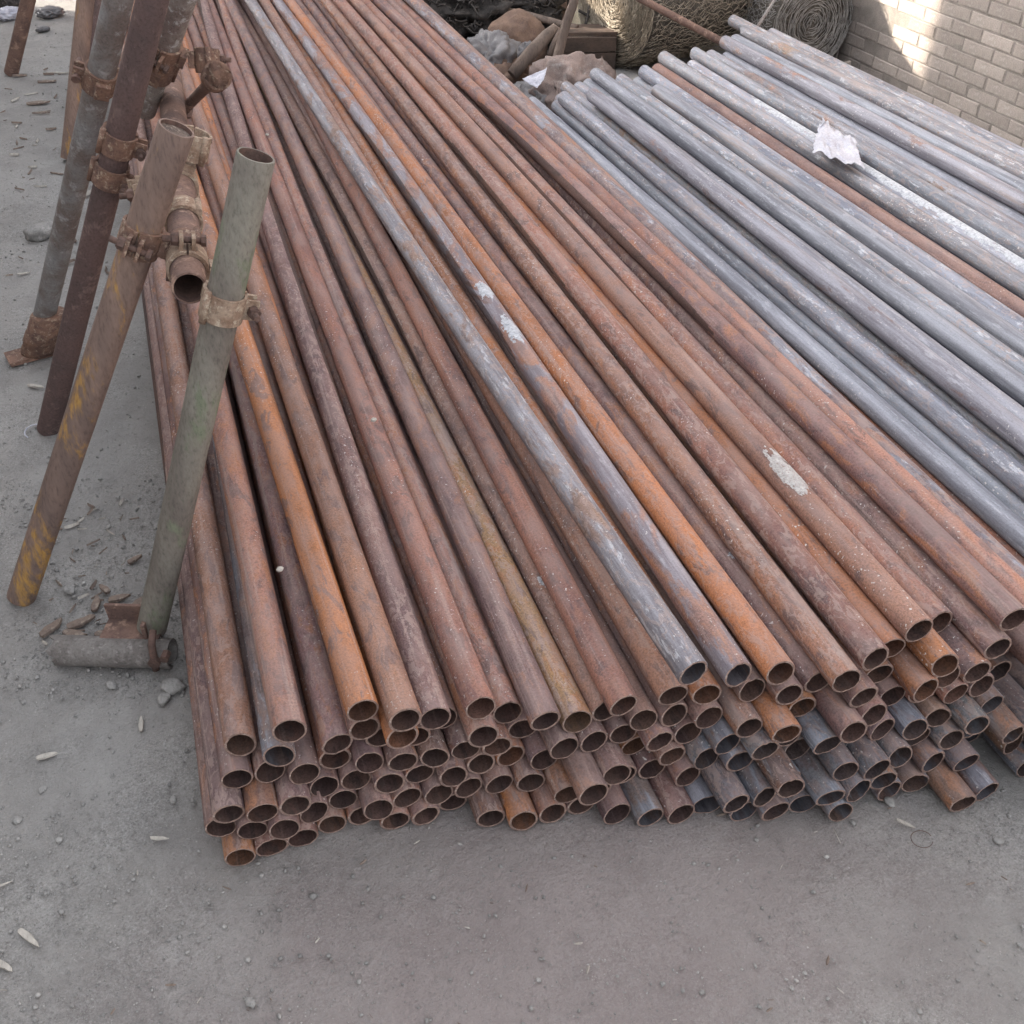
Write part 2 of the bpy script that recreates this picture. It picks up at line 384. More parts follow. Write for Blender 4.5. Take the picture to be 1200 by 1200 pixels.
# pipe tables: x, z at Y=0.8 | x, z at Y=6.0 | Y of the near end | lies on top | look | bow
RUST = [
    (-0.1176, 0.0632, -0.1183, 0.0603, 0.9255, 1, 'dark', 0.011),
    (-0.065, 0.1864, -0.0621, 0.182, 0.9573, 1, 'rust', 0.0),
    (-0.0203, 0.1835, 0.0837, 0.1814, 0.9239, 1, 'bluegrey', 0.0),
    (0.0022, 0.2485, -0.0033, 0.1782, 0.9073, 1, 'rust', 0.0),
    (0.0602, 0.189, 0.0573, 0.2445, 0.913, 1, 'mauve', 0.0),
    (0.1007, 0.2614, -0.0125, 0.2564, 0.898, 1, 'orange', 0.0),
    (0.1482, 0.2612, 0.099, 0.2609, 0.8649, 1, 'rust', 0.0),
    (0.1909, 0.2231, 0.3122, 0.2197, 0.8859, 1, 'mauve', -0.011),
    (0.2528, 0.2316, 0.3402, 0.1827, 0.8768, 1, 'rust', -0.0049),
    (0.2993, 0.1778, 0.3833, 0.2159, 0.8994, 1, 'rust', -0.011),
    (0.3365, 0.203, 0.4239, 0.2349, 0.8493, 1, 'mauve', 0.0053),
    (0.3869, 0.1781, 0.404, 0.1766, 0.8527, 1, 'ochre', 0.0),
    (0.4318, 0.178, 0.449, 0.177, 0.8586, 1, 'scratch', 0.0098),
    (0.4422, 0.2215, 0.537, 0.2215, 0.8258, 1, 'rust', 0.0),
    (0.5146, 0.2218, 0.5355, 0.2782, 0.8201, 1, 'rust', 0.0),
    (0.5222, 0.2943, 0.4591, 0.2625, 0.7916, 1, 'grey', -0.0086),
    (0.5985, 0.2569, 0.5793, 0.2691, 0.7982, 1, 'halfgrey', 0.011),
    (0.6516, 0.2618, 0.624, 0.2656, 0.7787, 1, 'orange', 0.0036),
    (0.7222, 0.216, 0.733, 0.2199, 0.7815, 1, 'mauve', -0.0061),
    (0.7315, 0.2597, 0.8022, 0.2602, 0.7392, 1, 'rust', 0.0027),
    (0.7817, 0.2738, 0.8196, 0.3049, 0.7513, 1, 'rust', 0.009),
    (0.8244, 0.2589, 0.854, 0.2547, 0.7715, 1, 'orange', 0.0072),
    (0.855, 0.292, 0.8768, 0.2936, 0.7638, 1, 'white', 0.0027),
    (0.9243, 0.2543, 0.9442, 0.2548, 0.7956, 1, 'rust', 0.011),
    (0.9751, 0.25, 1.0868, 0.2289, 0.7294, 1, 'mauve', 0.0),
    (0.988, 0.2983, 0.9904, 0.2536, 0.7341, 1, 'mauve', 0.011),
    (1.0783, 0.1854, 1.196, 0.1819, 0.759, 1, 'orange', 0.0),
    (1.1208, 0.1426, 1.065, 0.143, 0.787, 1, 'rust', 0.011),
    (1.1899, 0.1525, 1.1872, 0.2456, 0.7924, 1, 'pinkgrey', 0.0083),
    (1.2341, 0.1451, 1.2377, 0.1381, 0.8419, 1, 'redrust', 0.011),
    (-0.0791, 0.1438, -0.0797, 0.1408, 0.9362, 0, '', 0.0),
    (-0.0344, 0.1413, -0.0339, 0.1417, 0.9364, 0, '', 0.0),
    (0.01, 0.1393, 0.0185, 0.1381, 0.9183, 0, '', 0.0),
    (0.0328, 0.1007, 0.0406, 0.0991, 0.9179, 0, '', 0.0),
    (0.0547, 0.1402, 0.0638, 0.1375, 0.9298, 0, '', 0.0),
    (0.0774, 0.1004, 0.0865, 0.0994, 0.9152, 0, '', 0.0),
    (0.0982, 0.2167, 0.1118, 0.2163, 0.905, 0, '', 0.0),
    (0.1206, 0.1782, 0.1324, 0.1767, 0.9148, 0, '', 0.0),
    (0.0988, 0.139, 0.1091, 0.1381, 0.9081, 0, '', 0.0),
    (0.1429, 0.2168, 0.1567, 0.2164, 0.8745, 0, '', 0.0),
    (0.1435, 0.1392, 0.1548, 0.1379, 0.8942, 0, '', 0.0),
    (0.1656, 0.1004, 0.1772, 0.0995, 0.896, 0, '', 0.0),
    (0.1654, 0.178, 0.1775, 0.1765, 0.9012, 0, '', 0.0),
    (0.1876, 0.1392, 0.1999, 0.138, 0.887, 0, '', 0.0),
    (0.0552, 0.0611, 0.0632, 0.0607, 0.9174, 0, '', 0.0),
    (0.1213, 0.1001, 0.1317, 0.0993, 0.8943, 0, '', 0.0),
    (0.1435, 0.0612, 0.1543, 0.0609, 0.8903, 0, '', 0.0),
    (0.2102, 0.1002, 0.2226, 0.0993, 0.8763, 0, '', 0.0),
    (0.1881, 0.0611, 0.1999, 0.0606, 0.8815, 0, '', 0.0),
    (-0.0999, 0.1043, -0.0961, 0.0992, 0.9131, 0, '', 0.0),
    (-0.0749, 0.062, -0.0727, 0.0611, 0.9074, 0, '', 0.0),
    (-0.0558, 0.1019, -0.0502, 0.0997, 0.9012, 0, '', 0.0),
    (-0.0111, 0.1006, -0.0046, 0.0998, 0.9001, 0, '', 0.0),
    (0.012, 0.0615, 0.0179, 0.061, 0.9091, 0, '', 0.0),
    (-0.0322, 0.061, -0.0277, 0.061, 0.895, 0, '', 0.0),
    (-0.0107, 0.0224, -0.0049, 0.0224, 0.9002, 0, '', 0.0),
    (0.0336, 0.0224, 0.0406, 0.0224, 0.909, 0, '', 0.0),
    (0.0775, 0.0224, 0.0861, 0.0224, 0.9093, 0, '', 0.0),
    (0.0998, 0.0614, 0.1091, 0.0608, 0.8838, 0, '', 0.0),
    (0.1217, 0.0224, 0.1318, 0.0224, 0.8851, 0, '', 0.0),
    (0.166, 0.0224, 0.1771, 0.0224, 0.8791, 0, '', 0.0),
    (-0.0998, 0.0224, -0.0948, 0.0224, 0.8971, 0, '', 0.0),
    (-0.055, 0.0224, -0.0499, 0.0224, 0.8991, 0, '', 0.0),
    (0.2099, 0.1781, 0.2224, 0.1768, 0.9209, 0, '', 0.0),
    (0.2323, 0.139, 0.2451, 0.1379, 0.8859, 0, '', 0.0),
    (0.2546, 0.1779, 0.2675, 0.1767, 0.871, 0, '', 0.0),
    (0.2765, 0.1391, 0.2904, 0.1384, 0.8771, 0, '', 0.0),
    (0.321, 0.139, 0.3355, 0.1383, 0.8959, 0, '', 0.0),
    (0.299, 0.1001, 0.3132, 0.0996, 0.884, 0, '', 0.0),
    (0.3654, 0.1391, 0.3808, 0.1384, 0.8438, 0, '', 0.0),
    (0.3428, 0.1, 0.358, 0.0996, 0.8627, 0, '', 0.0),
    (0.4096, 0.139, 0.4263, 0.138, 0.8415, 0, '', 0.0),
    (0.4543, 0.1391, 0.4713, 0.1382, 0.8407, 0, '', 0.0),
    (0.4768, 0.1001, 0.4939, 0.0995, 0.843, 0, '', 0.0),
    (0.4764, 0.1778, 0.4939, 0.1769, 0.8258, 0, '', 0.0),
    (0.5213, 0.1777, 0.539, 0.1769, 0.8203, 0, '', 0.0),
    (0.5594, 0.2219, 0.5844, 0.2214, 0.8066, 0, '', 0.0),
    (0.4987, 0.1387, 0.5163, 0.138, 0.8114, 0, '', 0.0),
    (0.5208, 0.0999, 0.5386, 0.0994, 0.8088, 0, '', 0.0),
    (0.5435, 0.1389, 0.5614, 0.1382, 0.8122, 0, '', 0.0),
    (0.566, 0.0999, 0.5841, 0.0994, 0.7886, 0, '', 0.0),
    (0.6106, 0.1774, 0.6291, 0.1768, 0.7661, 0, '', 0.0),
    (0.588, 0.1384, 0.6065, 0.1378, 0.7766, 0, '', 0.0),
    (0.6101, 0.0997, 0.6289, 0.0994, 0.7689, 0, '', 0.0),
    (0.4989, 0.0613, 0.5162, 0.0611, 0.823, 0, '', 0.0),
    (0.5433, 0.0608, 0.5613, 0.0606, 0.7939, 0, '', 0.0),
    (0.4317, 0.1001, 0.4484, 0.0994, 0.8042, 0, '', 0.0),
    (0.4099, 0.0614, 0.4259, 0.0611, 0.8183, 0, '', 0.0),
    (0.4542, 0.0609, 0.4711, 0.0606, 0.8273, 0, '', 0.0),
    (0.2541, 0.1001, 0.2677, 0.0995, 0.8849, 0, '', 0.0),
    (0.2322, 0.0614, 0.2452, 0.0611, 0.8786, 0, '', 0.0),
    (0.2766, 0.061, 0.2905, 0.0607, 0.8701, 0, '', 0.0),
    (0.321, 0.0614, 0.3356, 0.0611, 0.8579, 0, '', 0.0),
    (0.2099, 0.0224, 0.2224, 0.0224, 0.8891, 0, '', 0.0),
    (0.2547, 0.0224, 0.2679, 0.0224, 0.8444, 0, '', 0.0),
    (0.2985, 0.0224, 0.3129, 0.0224, 0.8249, 0, '', 0.0),
    (0.3653, 0.0609, 0.3808, 0.0608, 0.8213, 0, '', 0.0),
    (0.3878, 0.1001, 0.4035, 0.0997, 0.784, 0, '', 0.0),
    (0.3873, 0.0224, 0.4032, 0.0224, 0.8225, 0, '', 0.0),
    (0.3434, 0.0224, 0.3583, 0.0224, 0.8234, 0, '', 0.0),
    (0.4323, 0.0224, 0.4486, 0.0224, 0.7917, 0, '', 0.0),
    (0.4763, 0.0224, 0.4935, 0.0224, 0.7706, 0, '', 0.0),
    (0.5213, 0.0224, 0.5389, 0.0224, 0.7614, 0, '', 0.0),
    (0.5655, 0.0224, 0.5838, 0.0224, 0.7635, 0, '', 0.0),
    (0.5881, 0.0612, 0.6065, 0.0611, 0.7285, 0, '', 0.0),
    (1.0192, 0.1763, 1.0172, 0.2177, 0.7787, 0, '', 0.0),
    (0.6239, 0.2199, 0.6427, 0.2193, 0.7947, 0, '', 0.0),
    (0.6688, 0.22, 0.6877, 0.2197, 0.7711, 0, '', 0.0),
    (0.7, 0.1772, 0.7191, 0.1771, 0.7747, 0, '', 0.0),
    (0.767, 0.2162, 0.7864, 0.2158, 0.7364, 0, '', 0.0),
    (0.8119, 0.2159, 0.8312, 0.2159, 0.7663, 0, '', 0.0),
    (0.8568, 0.2157, 0.8767, 0.2161, 0.7194, 0, '', 0.0),
    (0.8343, 0.1769, 0.8541, 0.1771, 0.7511, 0, '', 0.0),
    (0.8794, 0.2543, 0.8993, 0.2547, 0.7234, 0, '', 0.0),
    (0.8793, 0.1766, 0.899, 0.1771, 0.7444, 0, '', 0.0),
    (0.9018, 0.2155, 0.9216, 0.2161, 0.731, 0, '', 0.0),
    (0.9243, 0.1765, 0.9439, 0.177, 0.7259, 0, '', 0.0),
    (0.9467, 0.2155, 0.9665, 0.216, 0.7243, 0, '', 0.0),
    (0.9692, 0.1765, 0.9887, 0.177, 0.726, 0, '', 0.0),
    (1.045, 0.1397, 1.0375, 0.1777, 0.7653, 0, '', 0.0),
    (0.9921, 0.1381, 1.011, 0.1385, 0.7155, 0, '', 0.0),
    (0.5657, 0.1775, 0.5839, 0.1766, 0.8005, 0, '', 0.0),
    (0.6551, 0.1773, 0.6739, 0.1769, 0.74, 0, '', 0.0),
    (0.6328, 0.1386, 0.6516, 0.1383, 0.7485, 0, '', 0.0),
    (0.6774, 0.1383, 0.6966, 0.1381, 0.7623, 0, '', 0.0),
    (0.6997, 0.0997, 0.719, 0.0995, 0.7611, 0, '', 0.0),
    (0.7446, 0.1771, 0.7639, 0.1769, 0.7129, 0, '', 0.0),
    (0.7223, 0.1385, 0.7416, 0.1384, 0.7292, 0, '', 0.0),
    (0.767, 0.1385, 0.7865, 0.1384, 0.7464, 0, '', 0.0),
    (0.7894, 0.177, 0.8089, 0.1769, 0.7298, 0, '', 0.0),
    (0.8119, 0.1385, 0.8316, 0.1386, 0.7278, 0, '', 0.0),
    (0.8567, 0.1384, 0.8765, 0.1386, 0.7127, 0, '', 0.0),
    (0.902, 0.138, 0.9214, 0.1386, 0.7208, 0, '', 0.0),
    (0.8568, 0.0611, 0.8765, 0.0611, 0.7345, 0, '', 0.0),
    (0.8792, 0.0992, 0.8989, 0.0994, 0.7235, 0, '', 0.0),
    (0.947, 0.1379, 0.9662, 0.1385, 0.6906, 0, '', 0.0),
    (0.9698, 0.0989, 0.9886, 0.0994, 0.7114, 0, '', 0.0),
    (0.9246, 0.0988, 0.9437, 0.0994, 0.7034, 0, '', 0.0),
    (1.0158, 0.0224, 1.0333, 0.0224, 0.7472, 0, '', 0.0),
    (0.9934, 0.0612, 1.0109, 0.0611, 0.7323, 0, '', 0.0),
    (0.7449, 0.0996, 0.7643, 0.0995, 0.7044, 0, '', 0.0),
    (0.7894, 0.0993, 0.8091, 0.0994, 0.6925, 0, '', 0.0),
    (0.8343, 0.0993, 0.8541, 0.0994, 0.7011, 0, '', 0.0),
    (0.7896, 0.0224, 0.8092, 0.0224, 0.7386, 0, '', 0.0),
    (0.8119, 0.0611, 0.8316, 0.0611, 0.6945, 0, '', 0.0),
    (0.8343, 0.0224, 0.854, 0.0224, 0.6975, 0, '', 0.0),
    (0.7671, 0.0611, 0.7867, 0.0611, 0.6908, 0, '', 0.0),
    (0.6554, 0.0997, 0.6744, 0.0995, 0.7039, 0, '', 0.0),
    (0.6327, 0.0607, 0.6516, 0.0606, 0.726, 0, '', 0.0),
    (0.7, 0.0224, 0.7193, 0.0224, 0.7193, 0, '', 0.0),
    (0.6775, 0.0612, 0.6967, 0.0611, 0.7384, 0, '', 0.0),
    (0.7223, 0.0608, 0.7417, 0.0607, 0.694, 0, '', 0.0),
    (0.7445, 0.0224, 0.7641, 0.0224, 0.6887, 0, '', 0.0),
    (0.6106, 0.0224, 0.6292, 0.0224, 0.7357, 0, '', 0.0),
    (0.655, 0.0224, 0.6741, 0.0224, 0.7206, 0, '', 0.0),
    (0.9016, 0.061, 0.9213, 0.0611, 0.6994, 0, '', 0.0),
    (0.9475, 0.0606, 0.9661, 0.0611, 0.6826, 0, '', 0.0),
    (0.8792, 0.0224, 0.8989, 0.0224, 0.6967, 0, '', 0.0),
    (0.9242, 0.0224, 0.9437, 0.0224, 0.6432, 0, '', 0.0),
    (0.971, 0.0224, 0.9886, 0.0224, 0.6494, 0, '', 0.0),
    (1.1082, 0.0224, 1.1228, 0.0224, 0.6515, 0, 'fill', 0.0),
    (1.0607, 0.0224, 1.0781, 0.0224, 0.6652, 0, 'fill', 0.0),
    (1.1531, 0.0224, 1.1675, 0.0224, 0.6235, 0, 'fill', 0.0),
    (1.2475, 0.0224, 1.2244, 0.0224, 0.6435, 0, 'fill', 0.0),
    (1.0844, 0.0603, 1.1005, 0.0612, 0.6061, 0, 'fill', 0.0),
    (1.1307, 0.061, 1.1451, 0.0611, 0.6556, 0, 'fill', 0.0),
    (1.2003, 0.0316, 1.1959, 0.059, 0.6271, 0, 'fill', 0.0),
    (1.2942, 0.0224, 1.2698, 0.0224, 0.688, 0, 'fill', 0.0),
    (1.0384, 0.0612, 1.0558, 0.0611, 0.6895, 0, 'fill', 0.0),
    (1.1069, 0.0986, 1.1228, 0.1, 0.6872, 0, 'fill', 0.0),
    (1.179, 0.0711, 1.1729, 0.0974, 0.6019, 0, 'fill', 0.0),
    (1.2239, 0.0698, 1.2177, 0.0981, 0.6707, 0, 'fill', 0.0),
    (1.0161, 0.0999, 1.0334, 0.0996, 0.6806, 0, 'fill', 0.0),
    (1.0621, 0.0989, 1.078, 0.0995, 0.6316, 0, 'fill', 0.0),
    (1.1601, 0.1135, 1.1309, 0.1498, 0.6149, 0, 'fill', 0.0),
    (1.2049, 0.1104, 1.1752, 0.1426, 0.6699, 0, 'fill', 0.0),
    (1.2709, 0.0606, 1.247, 0.0609, 0.6449, 0, 'fill', 0.0),
    (1.0469, 0.2173, 1.0882, 0.1811, 0.6507, 0, 'fill', 0.0),
    (1.0858, 0.2401, 1.1306, 0.1957, 0.6506, 0, 'fill', 0.0),
    (1.1621, 0.1878, 1.1428, 0.2658, 0.6236, 0, 'fill', 0.0),
    (1.2569, 0.1064, 1.2666, 0.1037, 0.6015, 0, 'fill', 0.0)]
# x, z at Y=3.4 | x, z at Y=-2.4 | Y of the far end | lies on top | look
GAL = [
    (1.2347, 0.1879, 1.2511, 0.1884, 3.4113, 1, 'speck'),
    (1.2982, 0.2361, 1.3133, 0.2088, 3.2836, 1, 'gal'),
    (1.3928, 0.2559, 1.3909, 0.2537, 3.1259, 1, 'galb'),
    (1.3539, 0.2757, 1.3345, 0.2473, 3.1671, 1, 'brown'),
    (1.4789, 0.2533, 1.4299, 0.2745, 3.4409, 1, 'gal'),
    (1.5264, 0.2544, 1.4967, 0.2565, 3.3168, 1, 'gal'),
    (1.5985, 0.2579, 1.55, 0.254, 3.1911, 1, 'galb'),
    (1.6434, 0.2575, 1.5948, 0.2544, 3.4008, 1, 'blue'),
    (1.6964, 0.2573, 1.6459, 0.254, 3.405, 1, 'dark'),
    (1.7843, 0.2571, 1.7345, 0.2536, 3.5428, 1, 'tan'),
    (1.8311, 0.2549, 1.8005, 0.257, 3.4118, 1, 'whitegal'),
    (1.9137, 0.2566, 1.8651, 0.2548, 3.5476, 1, 'gal'),
    (2.0216, 0.2937, 2.0337, 0.288, 3.5275, 1, 'brown'),
    (2.0789, 0.288, 2.0671, 0.3172, 3.5596, 1, 'gal'),
    (2.1776, 0.288, 2.1306, 0.2972, 3.6629, 1, 'brown'),
    (2.3265, 0.2517, 2.3066, 0.2561, 3.715, 1, 'galb'),
    (2.2823, 0.2528, 2.2489, 0.2575, 3.9452, 1, 'tan'),
    (2.4025, 0.2191, 2.3588, 0.2588, 3.7563, 1, 'galb'),
    (1.3398, 0.0224, 1.2972, 0.0224, 3.2897, 0, ''),
    (1.3765, 0.0224, 1.3401, 0.0224, 3.3712, 0, ''),
    (1.4139, 0.0224, 1.384, 0.0224, 3.3439, 0, ''),
    (1.4514, 0.0224, 1.4278, 0.0224, 3.2892, 0, ''),
    (1.4908, 0.0224, 1.473, 0.0224, 3.2846, 0, ''),
    (1.5305, 0.0224, 1.5175, 0.0224, 3.3788, 0, ''),
    (1.5724, 0.0224, 1.5628, 0.0224, 3.3997, 0, ''),
    (1.6152, 0.0224, 1.6077, 0.0224, 3.4865, 0, ''),
    (1.6583, 0.0224, 1.6526, 0.0224, 3.4242, 0, ''),
    (1.7025, 0.0224, 1.6981, 0.0224, 3.3515, 0, ''),
    (1.7461, 0.0224, 1.7429, 0.0224, 3.5067, 0, ''),
    (1.7901, 0.0224, 1.7878, 0.0224, 3.3671, 0, ''),
    (1.8345, 0.0224, 1.8328, 0.0224, 3.4323, 0, ''),
    (1.8787, 0.0224, 1.8775, 0.0224, 3.4792, 0, ''),
    (1.9234, 0.0224, 1.9224, 0.0224, 3.4701, 0, ''),
    (1.9677, 0.0224, 1.9669, 0.0224, 3.4654, 0, ''),
    (2.0126, 0.0224, 2.0119, 0.0224, 3.3711, 0, ''),
    (2.0571, 0.0224, 2.0564, 0.0224, 3.3966, 0, ''),
    (2.102, 0.0224, 2.1013, 0.0224, 3.4954, 0, ''),
    (2.1467, 0.0224, 2.146, 0.0224, 3.5246, 0, ''),
    (2.1913, 0.0224, 2.1908, 0.0224, 3.4977, 0, ''),
    (2.2361, 0.0224, 2.2357, 0.0224, 3.4473, 0, ''),
    (2.2805, 0.0224, 2.2805, 0.0224, 3.5518, 0, ''),
    (2.3697, 0.0224, 2.3703, 0.0224, 3.551, 0, ''),
    (2.4147, 0.0224, 2.4152, 0.0224, 3.475, 0, ''),
    (2.4602, 0.0224, 2.4598, 0.0224, 3.5287, 0, ''),
    (1.3245, 0.0637, 1.3181, 0.0605, 3.432, 0, ''),
    (1.3694, 0.0644, 1.3629, 0.0598, 3.3694, 0, ''),
    (1.414, 0.0639, 1.4067, 0.0589, 3.3862, 0, ''),
    (1.4594, 0.0634, 1.4517, 0.0592, 3.2965, 0, ''),
    (1.5038, 0.0616, 1.4954, 0.0588, 3.4278, 0, ''),
    (1.5491, 0.0613, 1.541, 0.0598, 3.4705, 0, ''),
    (1.5921, 0.0609, 1.5852, 0.0601, 3.4605, 0, ''),
    (1.6363, 0.0608, 1.6304, 0.0601, 3.491, 0, ''),
    (1.6802, 0.0607, 1.6752, 0.0602, 3.4575, 0, ''),
    (1.7234, 0.0598, 1.7199, 0.0594, 3.3017, 0, ''),
    (1.7683, 0.0593, 1.7656, 0.059, 3.314, 0, ''),
    (1.8119, 0.0591, 1.8102, 0.0588, 3.3479, 0, ''),
    (1.8567, 0.059, 1.8554, 0.0588, 3.3342, 0, ''),
    (1.9007, 0.0589, 1.8998, 0.0588, 3.4202, 0, ''),
    (1.9455, 0.0588, 1.9448, 0.0588, 3.5296, 0, ''),
    (1.99, 0.0587, 1.9894, 0.0587, 3.3698, 0, ''),
    (2.0348, 0.0586, 2.0342, 0.0586, 3.4836, 0, ''),
    (2.0796, 0.0586, 2.079, 0.0587, 3.4834, 0, ''),
    (2.1242, 0.0587, 2.1236, 0.0587, 3.469, 0, ''),
    (2.1691, 0.0587, 2.1686, 0.0586, 3.492, 0, ''),
    (2.2136, 0.0589, 2.2131, 0.0588, 3.4723, 0, ''),
    (2.2584, 0.0589, 2.2581, 0.0587, 3.4647, 0, ''),
    (2.3253, 0.0224, 2.3255, 0.0224, 3.467, 0, ''),
    (2.3924, 0.0596, 2.3929, 0.0599, 3.5371, 0, ''),
    (2.4371, 0.0595, 2.4373, 0.0602, 3.3766, 0, ''),
    (2.5058, 0.0224, 2.5046, 0.0224, 3.4229, 0, ''),
    (1.3055, 0.1028, 1.2889, 0.0935, 3.3231, 0, ''),
    (1.3477, 0.103, 1.3396, 0.0984, 3.4432, 0, ''),
    (1.3915, 0.1028, 1.3841, 0.0983, 3.3253, 0, ''),
    (1.4366, 0.1022, 1.4292, 0.098, 3.3599, 0, ''),
    (1.4807, 0.1007, 1.473, 0.0975, 3.3799, 0, ''),
    (1.526, 0.1, 1.5185, 0.0978, 3.3889, 0, ''),
    (1.569, 0.0982, 1.5628, 0.0963, 3.4789, 0, ''),
    (1.6136, 0.0978, 1.6082, 0.0963, 3.4398, 0, ''),
    (1.6575, 0.0971, 1.6529, 0.0961, 3.462, 0, ''),
    (1.7014, 0.0971, 1.6977, 0.0963, 3.3931, 0, ''),
    (1.7459, 0.0984, 1.743, 0.0977, 3.3501, 0, ''),
    (1.7898, 0.0984, 1.7879, 0.0978, 3.368, 0, ''),
    (1.8343, 0.0984, 1.8329, 0.098, 3.4317, 0, ''),
    (1.8785, 0.0981, 1.8775, 0.0979, 3.4064, 0, ''),
    (1.9232, 0.0981, 1.9224, 0.098, 3.47, 0, ''),
    (1.9676, 0.0979, 1.967, 0.0979, 3.3572, 0, ''),
    (2.0124, 0.0978, 2.0118, 0.0979, 3.4145, 0, ''),
    (2.057, 0.0978, 2.0565, 0.0978, 3.4043, 0, ''),
    (2.1019, 0.0978, 2.1013, 0.0978, 3.5415, 0, ''),
    (2.1464, 0.0979, 2.146, 0.0978, 3.3744, 0, ''),
    (2.1913, 0.098, 2.1908, 0.0978, 3.4223, 0, ''),
    (2.2358, 0.0982, 2.2353, 0.0978, 3.471, 0, ''),
    (2.3029, 0.0592, 2.303, 0.059, 3.3862, 0, ''),
    (2.3476, 0.0592, 2.3479, 0.0591, 3.511, 0, ''),
    (2.4146, 0.0981, 2.4144, 0.0992, 3.5895, 0, ''),
    (2.4832, 0.0603, 2.4822, 0.0609, 3.4932, 0, ''),
    (1.3257, 0.1413, 1.3128, 0.1317, 3.252, 0, ''),
    (1.3687, 0.1402, 1.3611, 0.1345, 3.2841, 0, ''),
    (1.4133, 0.1393, 1.4062, 0.1348, 3.4576, 0, ''),
    (1.4575, 0.138, 1.4506, 0.1345, 3.2588, 0, ''),
    (1.5028, 0.1379, 1.4959, 0.1348, 3.3538, 0, ''),
    (1.5462, 0.137, 1.5405, 0.1346, 3.3199, 0, ''),
    (1.5912, 0.1376, 1.5861, 0.1356, 3.3625, 0, ''),
    (1.635, 0.137, 1.6306, 0.1357, 3.4337, 0, ''),
    (1.6793, 0.1367, 1.6754, 0.1356, 3.3661, 0, ''),
    (1.7239, 0.1364, 1.7206, 0.1353, 3.3988, 0, ''),
    (1.7675, 0.1353, 1.7651, 0.1344, 3.4089, 0, ''),
    (1.8122, 0.1353, 1.8104, 0.1344, 3.3984, 0, ''),
    (1.8562, 0.135, 1.8551, 0.1345, 3.4306, 0, ''),
    (1.9008, 0.1348, 1.8999, 0.1347, 3.312, 0, ''),
    (1.9451, 0.1343, 1.9443, 0.1345, 3.4865, 0, ''),
    (1.9899, 0.1342, 1.9892, 0.1343, 3.4462, 0, ''),
    (2.0345, 0.1341, 2.034, 0.1341, 3.5211, 0, ''),
    (2.0792, 0.134, 2.0787, 0.1341, 3.4542, 0, ''),
    (2.1241, 0.1342, 2.1236, 0.1341, 3.4859, 0, ''),
    (2.1687, 0.1346, 2.168, 0.1344, 3.492, 0, ''),
    (2.2136, 0.1347, 2.2128, 0.1342, 3.5232, 0, ''),
    (2.2806, 0.0983, 2.2803, 0.0978, 3.3617, 0, ''),
    (2.3251, 0.0984, 2.325, 0.098, 3.55, 0, ''),
    (2.37, 0.0984, 2.3699, 0.0985, 3.5083, 0, ''),
    (2.4598, 0.0978, 2.4593, 0.0994, 3.4507, 0, ''),
    (1.2828, 0.1509, 1.2677, 0.1316, 3.2547, 0, ''),
    (1.3462, 0.1802, 1.3355, 0.1709, 3.4359, 0, ''),
    (1.3906, 0.1793, 1.3836, 0.1739, 3.2784, 0, ''),
    (1.4351, 0.1778, 1.4284, 0.1741, 3.4508, 0, ''),
    (1.4801, 0.1772, 1.4734, 0.1739, 3.3191, 0, ''),
    (1.524, 0.1762, 1.518, 0.173, 3.4102, 0, ''),
    (1.569, 0.1759, 1.5636, 0.1731, 3.3778, 0, ''),
    (1.6127, 0.1746, 1.6082, 0.1729, 3.4346, 0, ''),
    (1.6571, 0.1742, 1.653, 0.1731, 3.46, 0, ''),
    (1.7016, 0.174, 1.6979, 0.1728, 3.3829, 0, ''),
    (1.7452, 0.1743, 1.7423, 0.1731, 3.3542, 0, ''),
    (1.7902, 0.1748, 1.7878, 0.1738, 3.3447, 0, ''),
    (1.8341, 0.1748, 1.8323, 0.1738, 3.3405, 0, ''),
    (1.8788, 0.1746, 1.8774, 0.1742, 3.5075, 0, ''),
    (1.9229, 0.174, 1.9217, 0.1742, 3.3442, 0, ''),
    (1.9677, 0.1739, 1.9667, 0.174, 3.4113, 0, ''),
    (2.0121, 0.1737, 2.0114, 0.1737, 3.4879, 0, ''),
    (2.0569, 0.1736, 2.0563, 0.1736, 3.4715, 0, ''),
    (2.1015, 0.1737, 2.1008, 0.1737, 3.4142, 0, ''),
    (2.1464, 0.1738, 2.1456, 0.1738, 3.4691, 0, ''),
    (2.1908, 0.1742, 2.1898, 0.1739, 3.4601, 0, ''),
    (2.2579, 0.1351, 2.2571, 0.1343, 3.4486, 0, ''),
    (2.3028, 0.1351, 2.302, 0.1343, 3.3998, 0, ''),
    (2.3477, 0.1354, 2.3467, 0.1352, 3.5515, 0, ''),
    (2.3926, 0.1356, 2.3914, 0.1366, 3.4215, 0, ''),
    (2.4832, 0.1351, 2.4795, 0.1386, 3.4186, 0, ''),
    (1.3026, 0.1901, 1.2908, 0.1694, 3.3471, 0, ''),
    (1.3683, 0.2184, 1.358, 0.2094, 3.439, 0, ''),
    (1.4132, 0.2162, 1.4062, 0.2116, 3.4291, 0, ''),
    (1.4576, 0.2151, 1.4511, 0.2125, 3.4572, 0, ''),
    (1.5019, 0.2148, 1.4957, 0.2112, 3.3858, 0, ''),
    (1.5468, 0.2147, 1.5407, 0.2112, 3.3782, 0, ''),
    (1.5906, 0.2139, 1.5853, 0.2114, 3.4733, 0, ''),
    (1.6353, 0.2136, 1.6307, 0.2124, 3.4248, 0, ''),
    (1.6793, 0.2132, 1.6755, 0.2121, 3.3142, 0, ''),
    (1.7236, 0.2133, 1.7203, 0.2116, 3.4647, 0, ''),
    (1.768, 0.2127, 1.7652, 0.2116, 3.4098, 0, ''),
    (1.8119, 0.2128, 1.8098, 0.2116, 3.413, 0, ''),
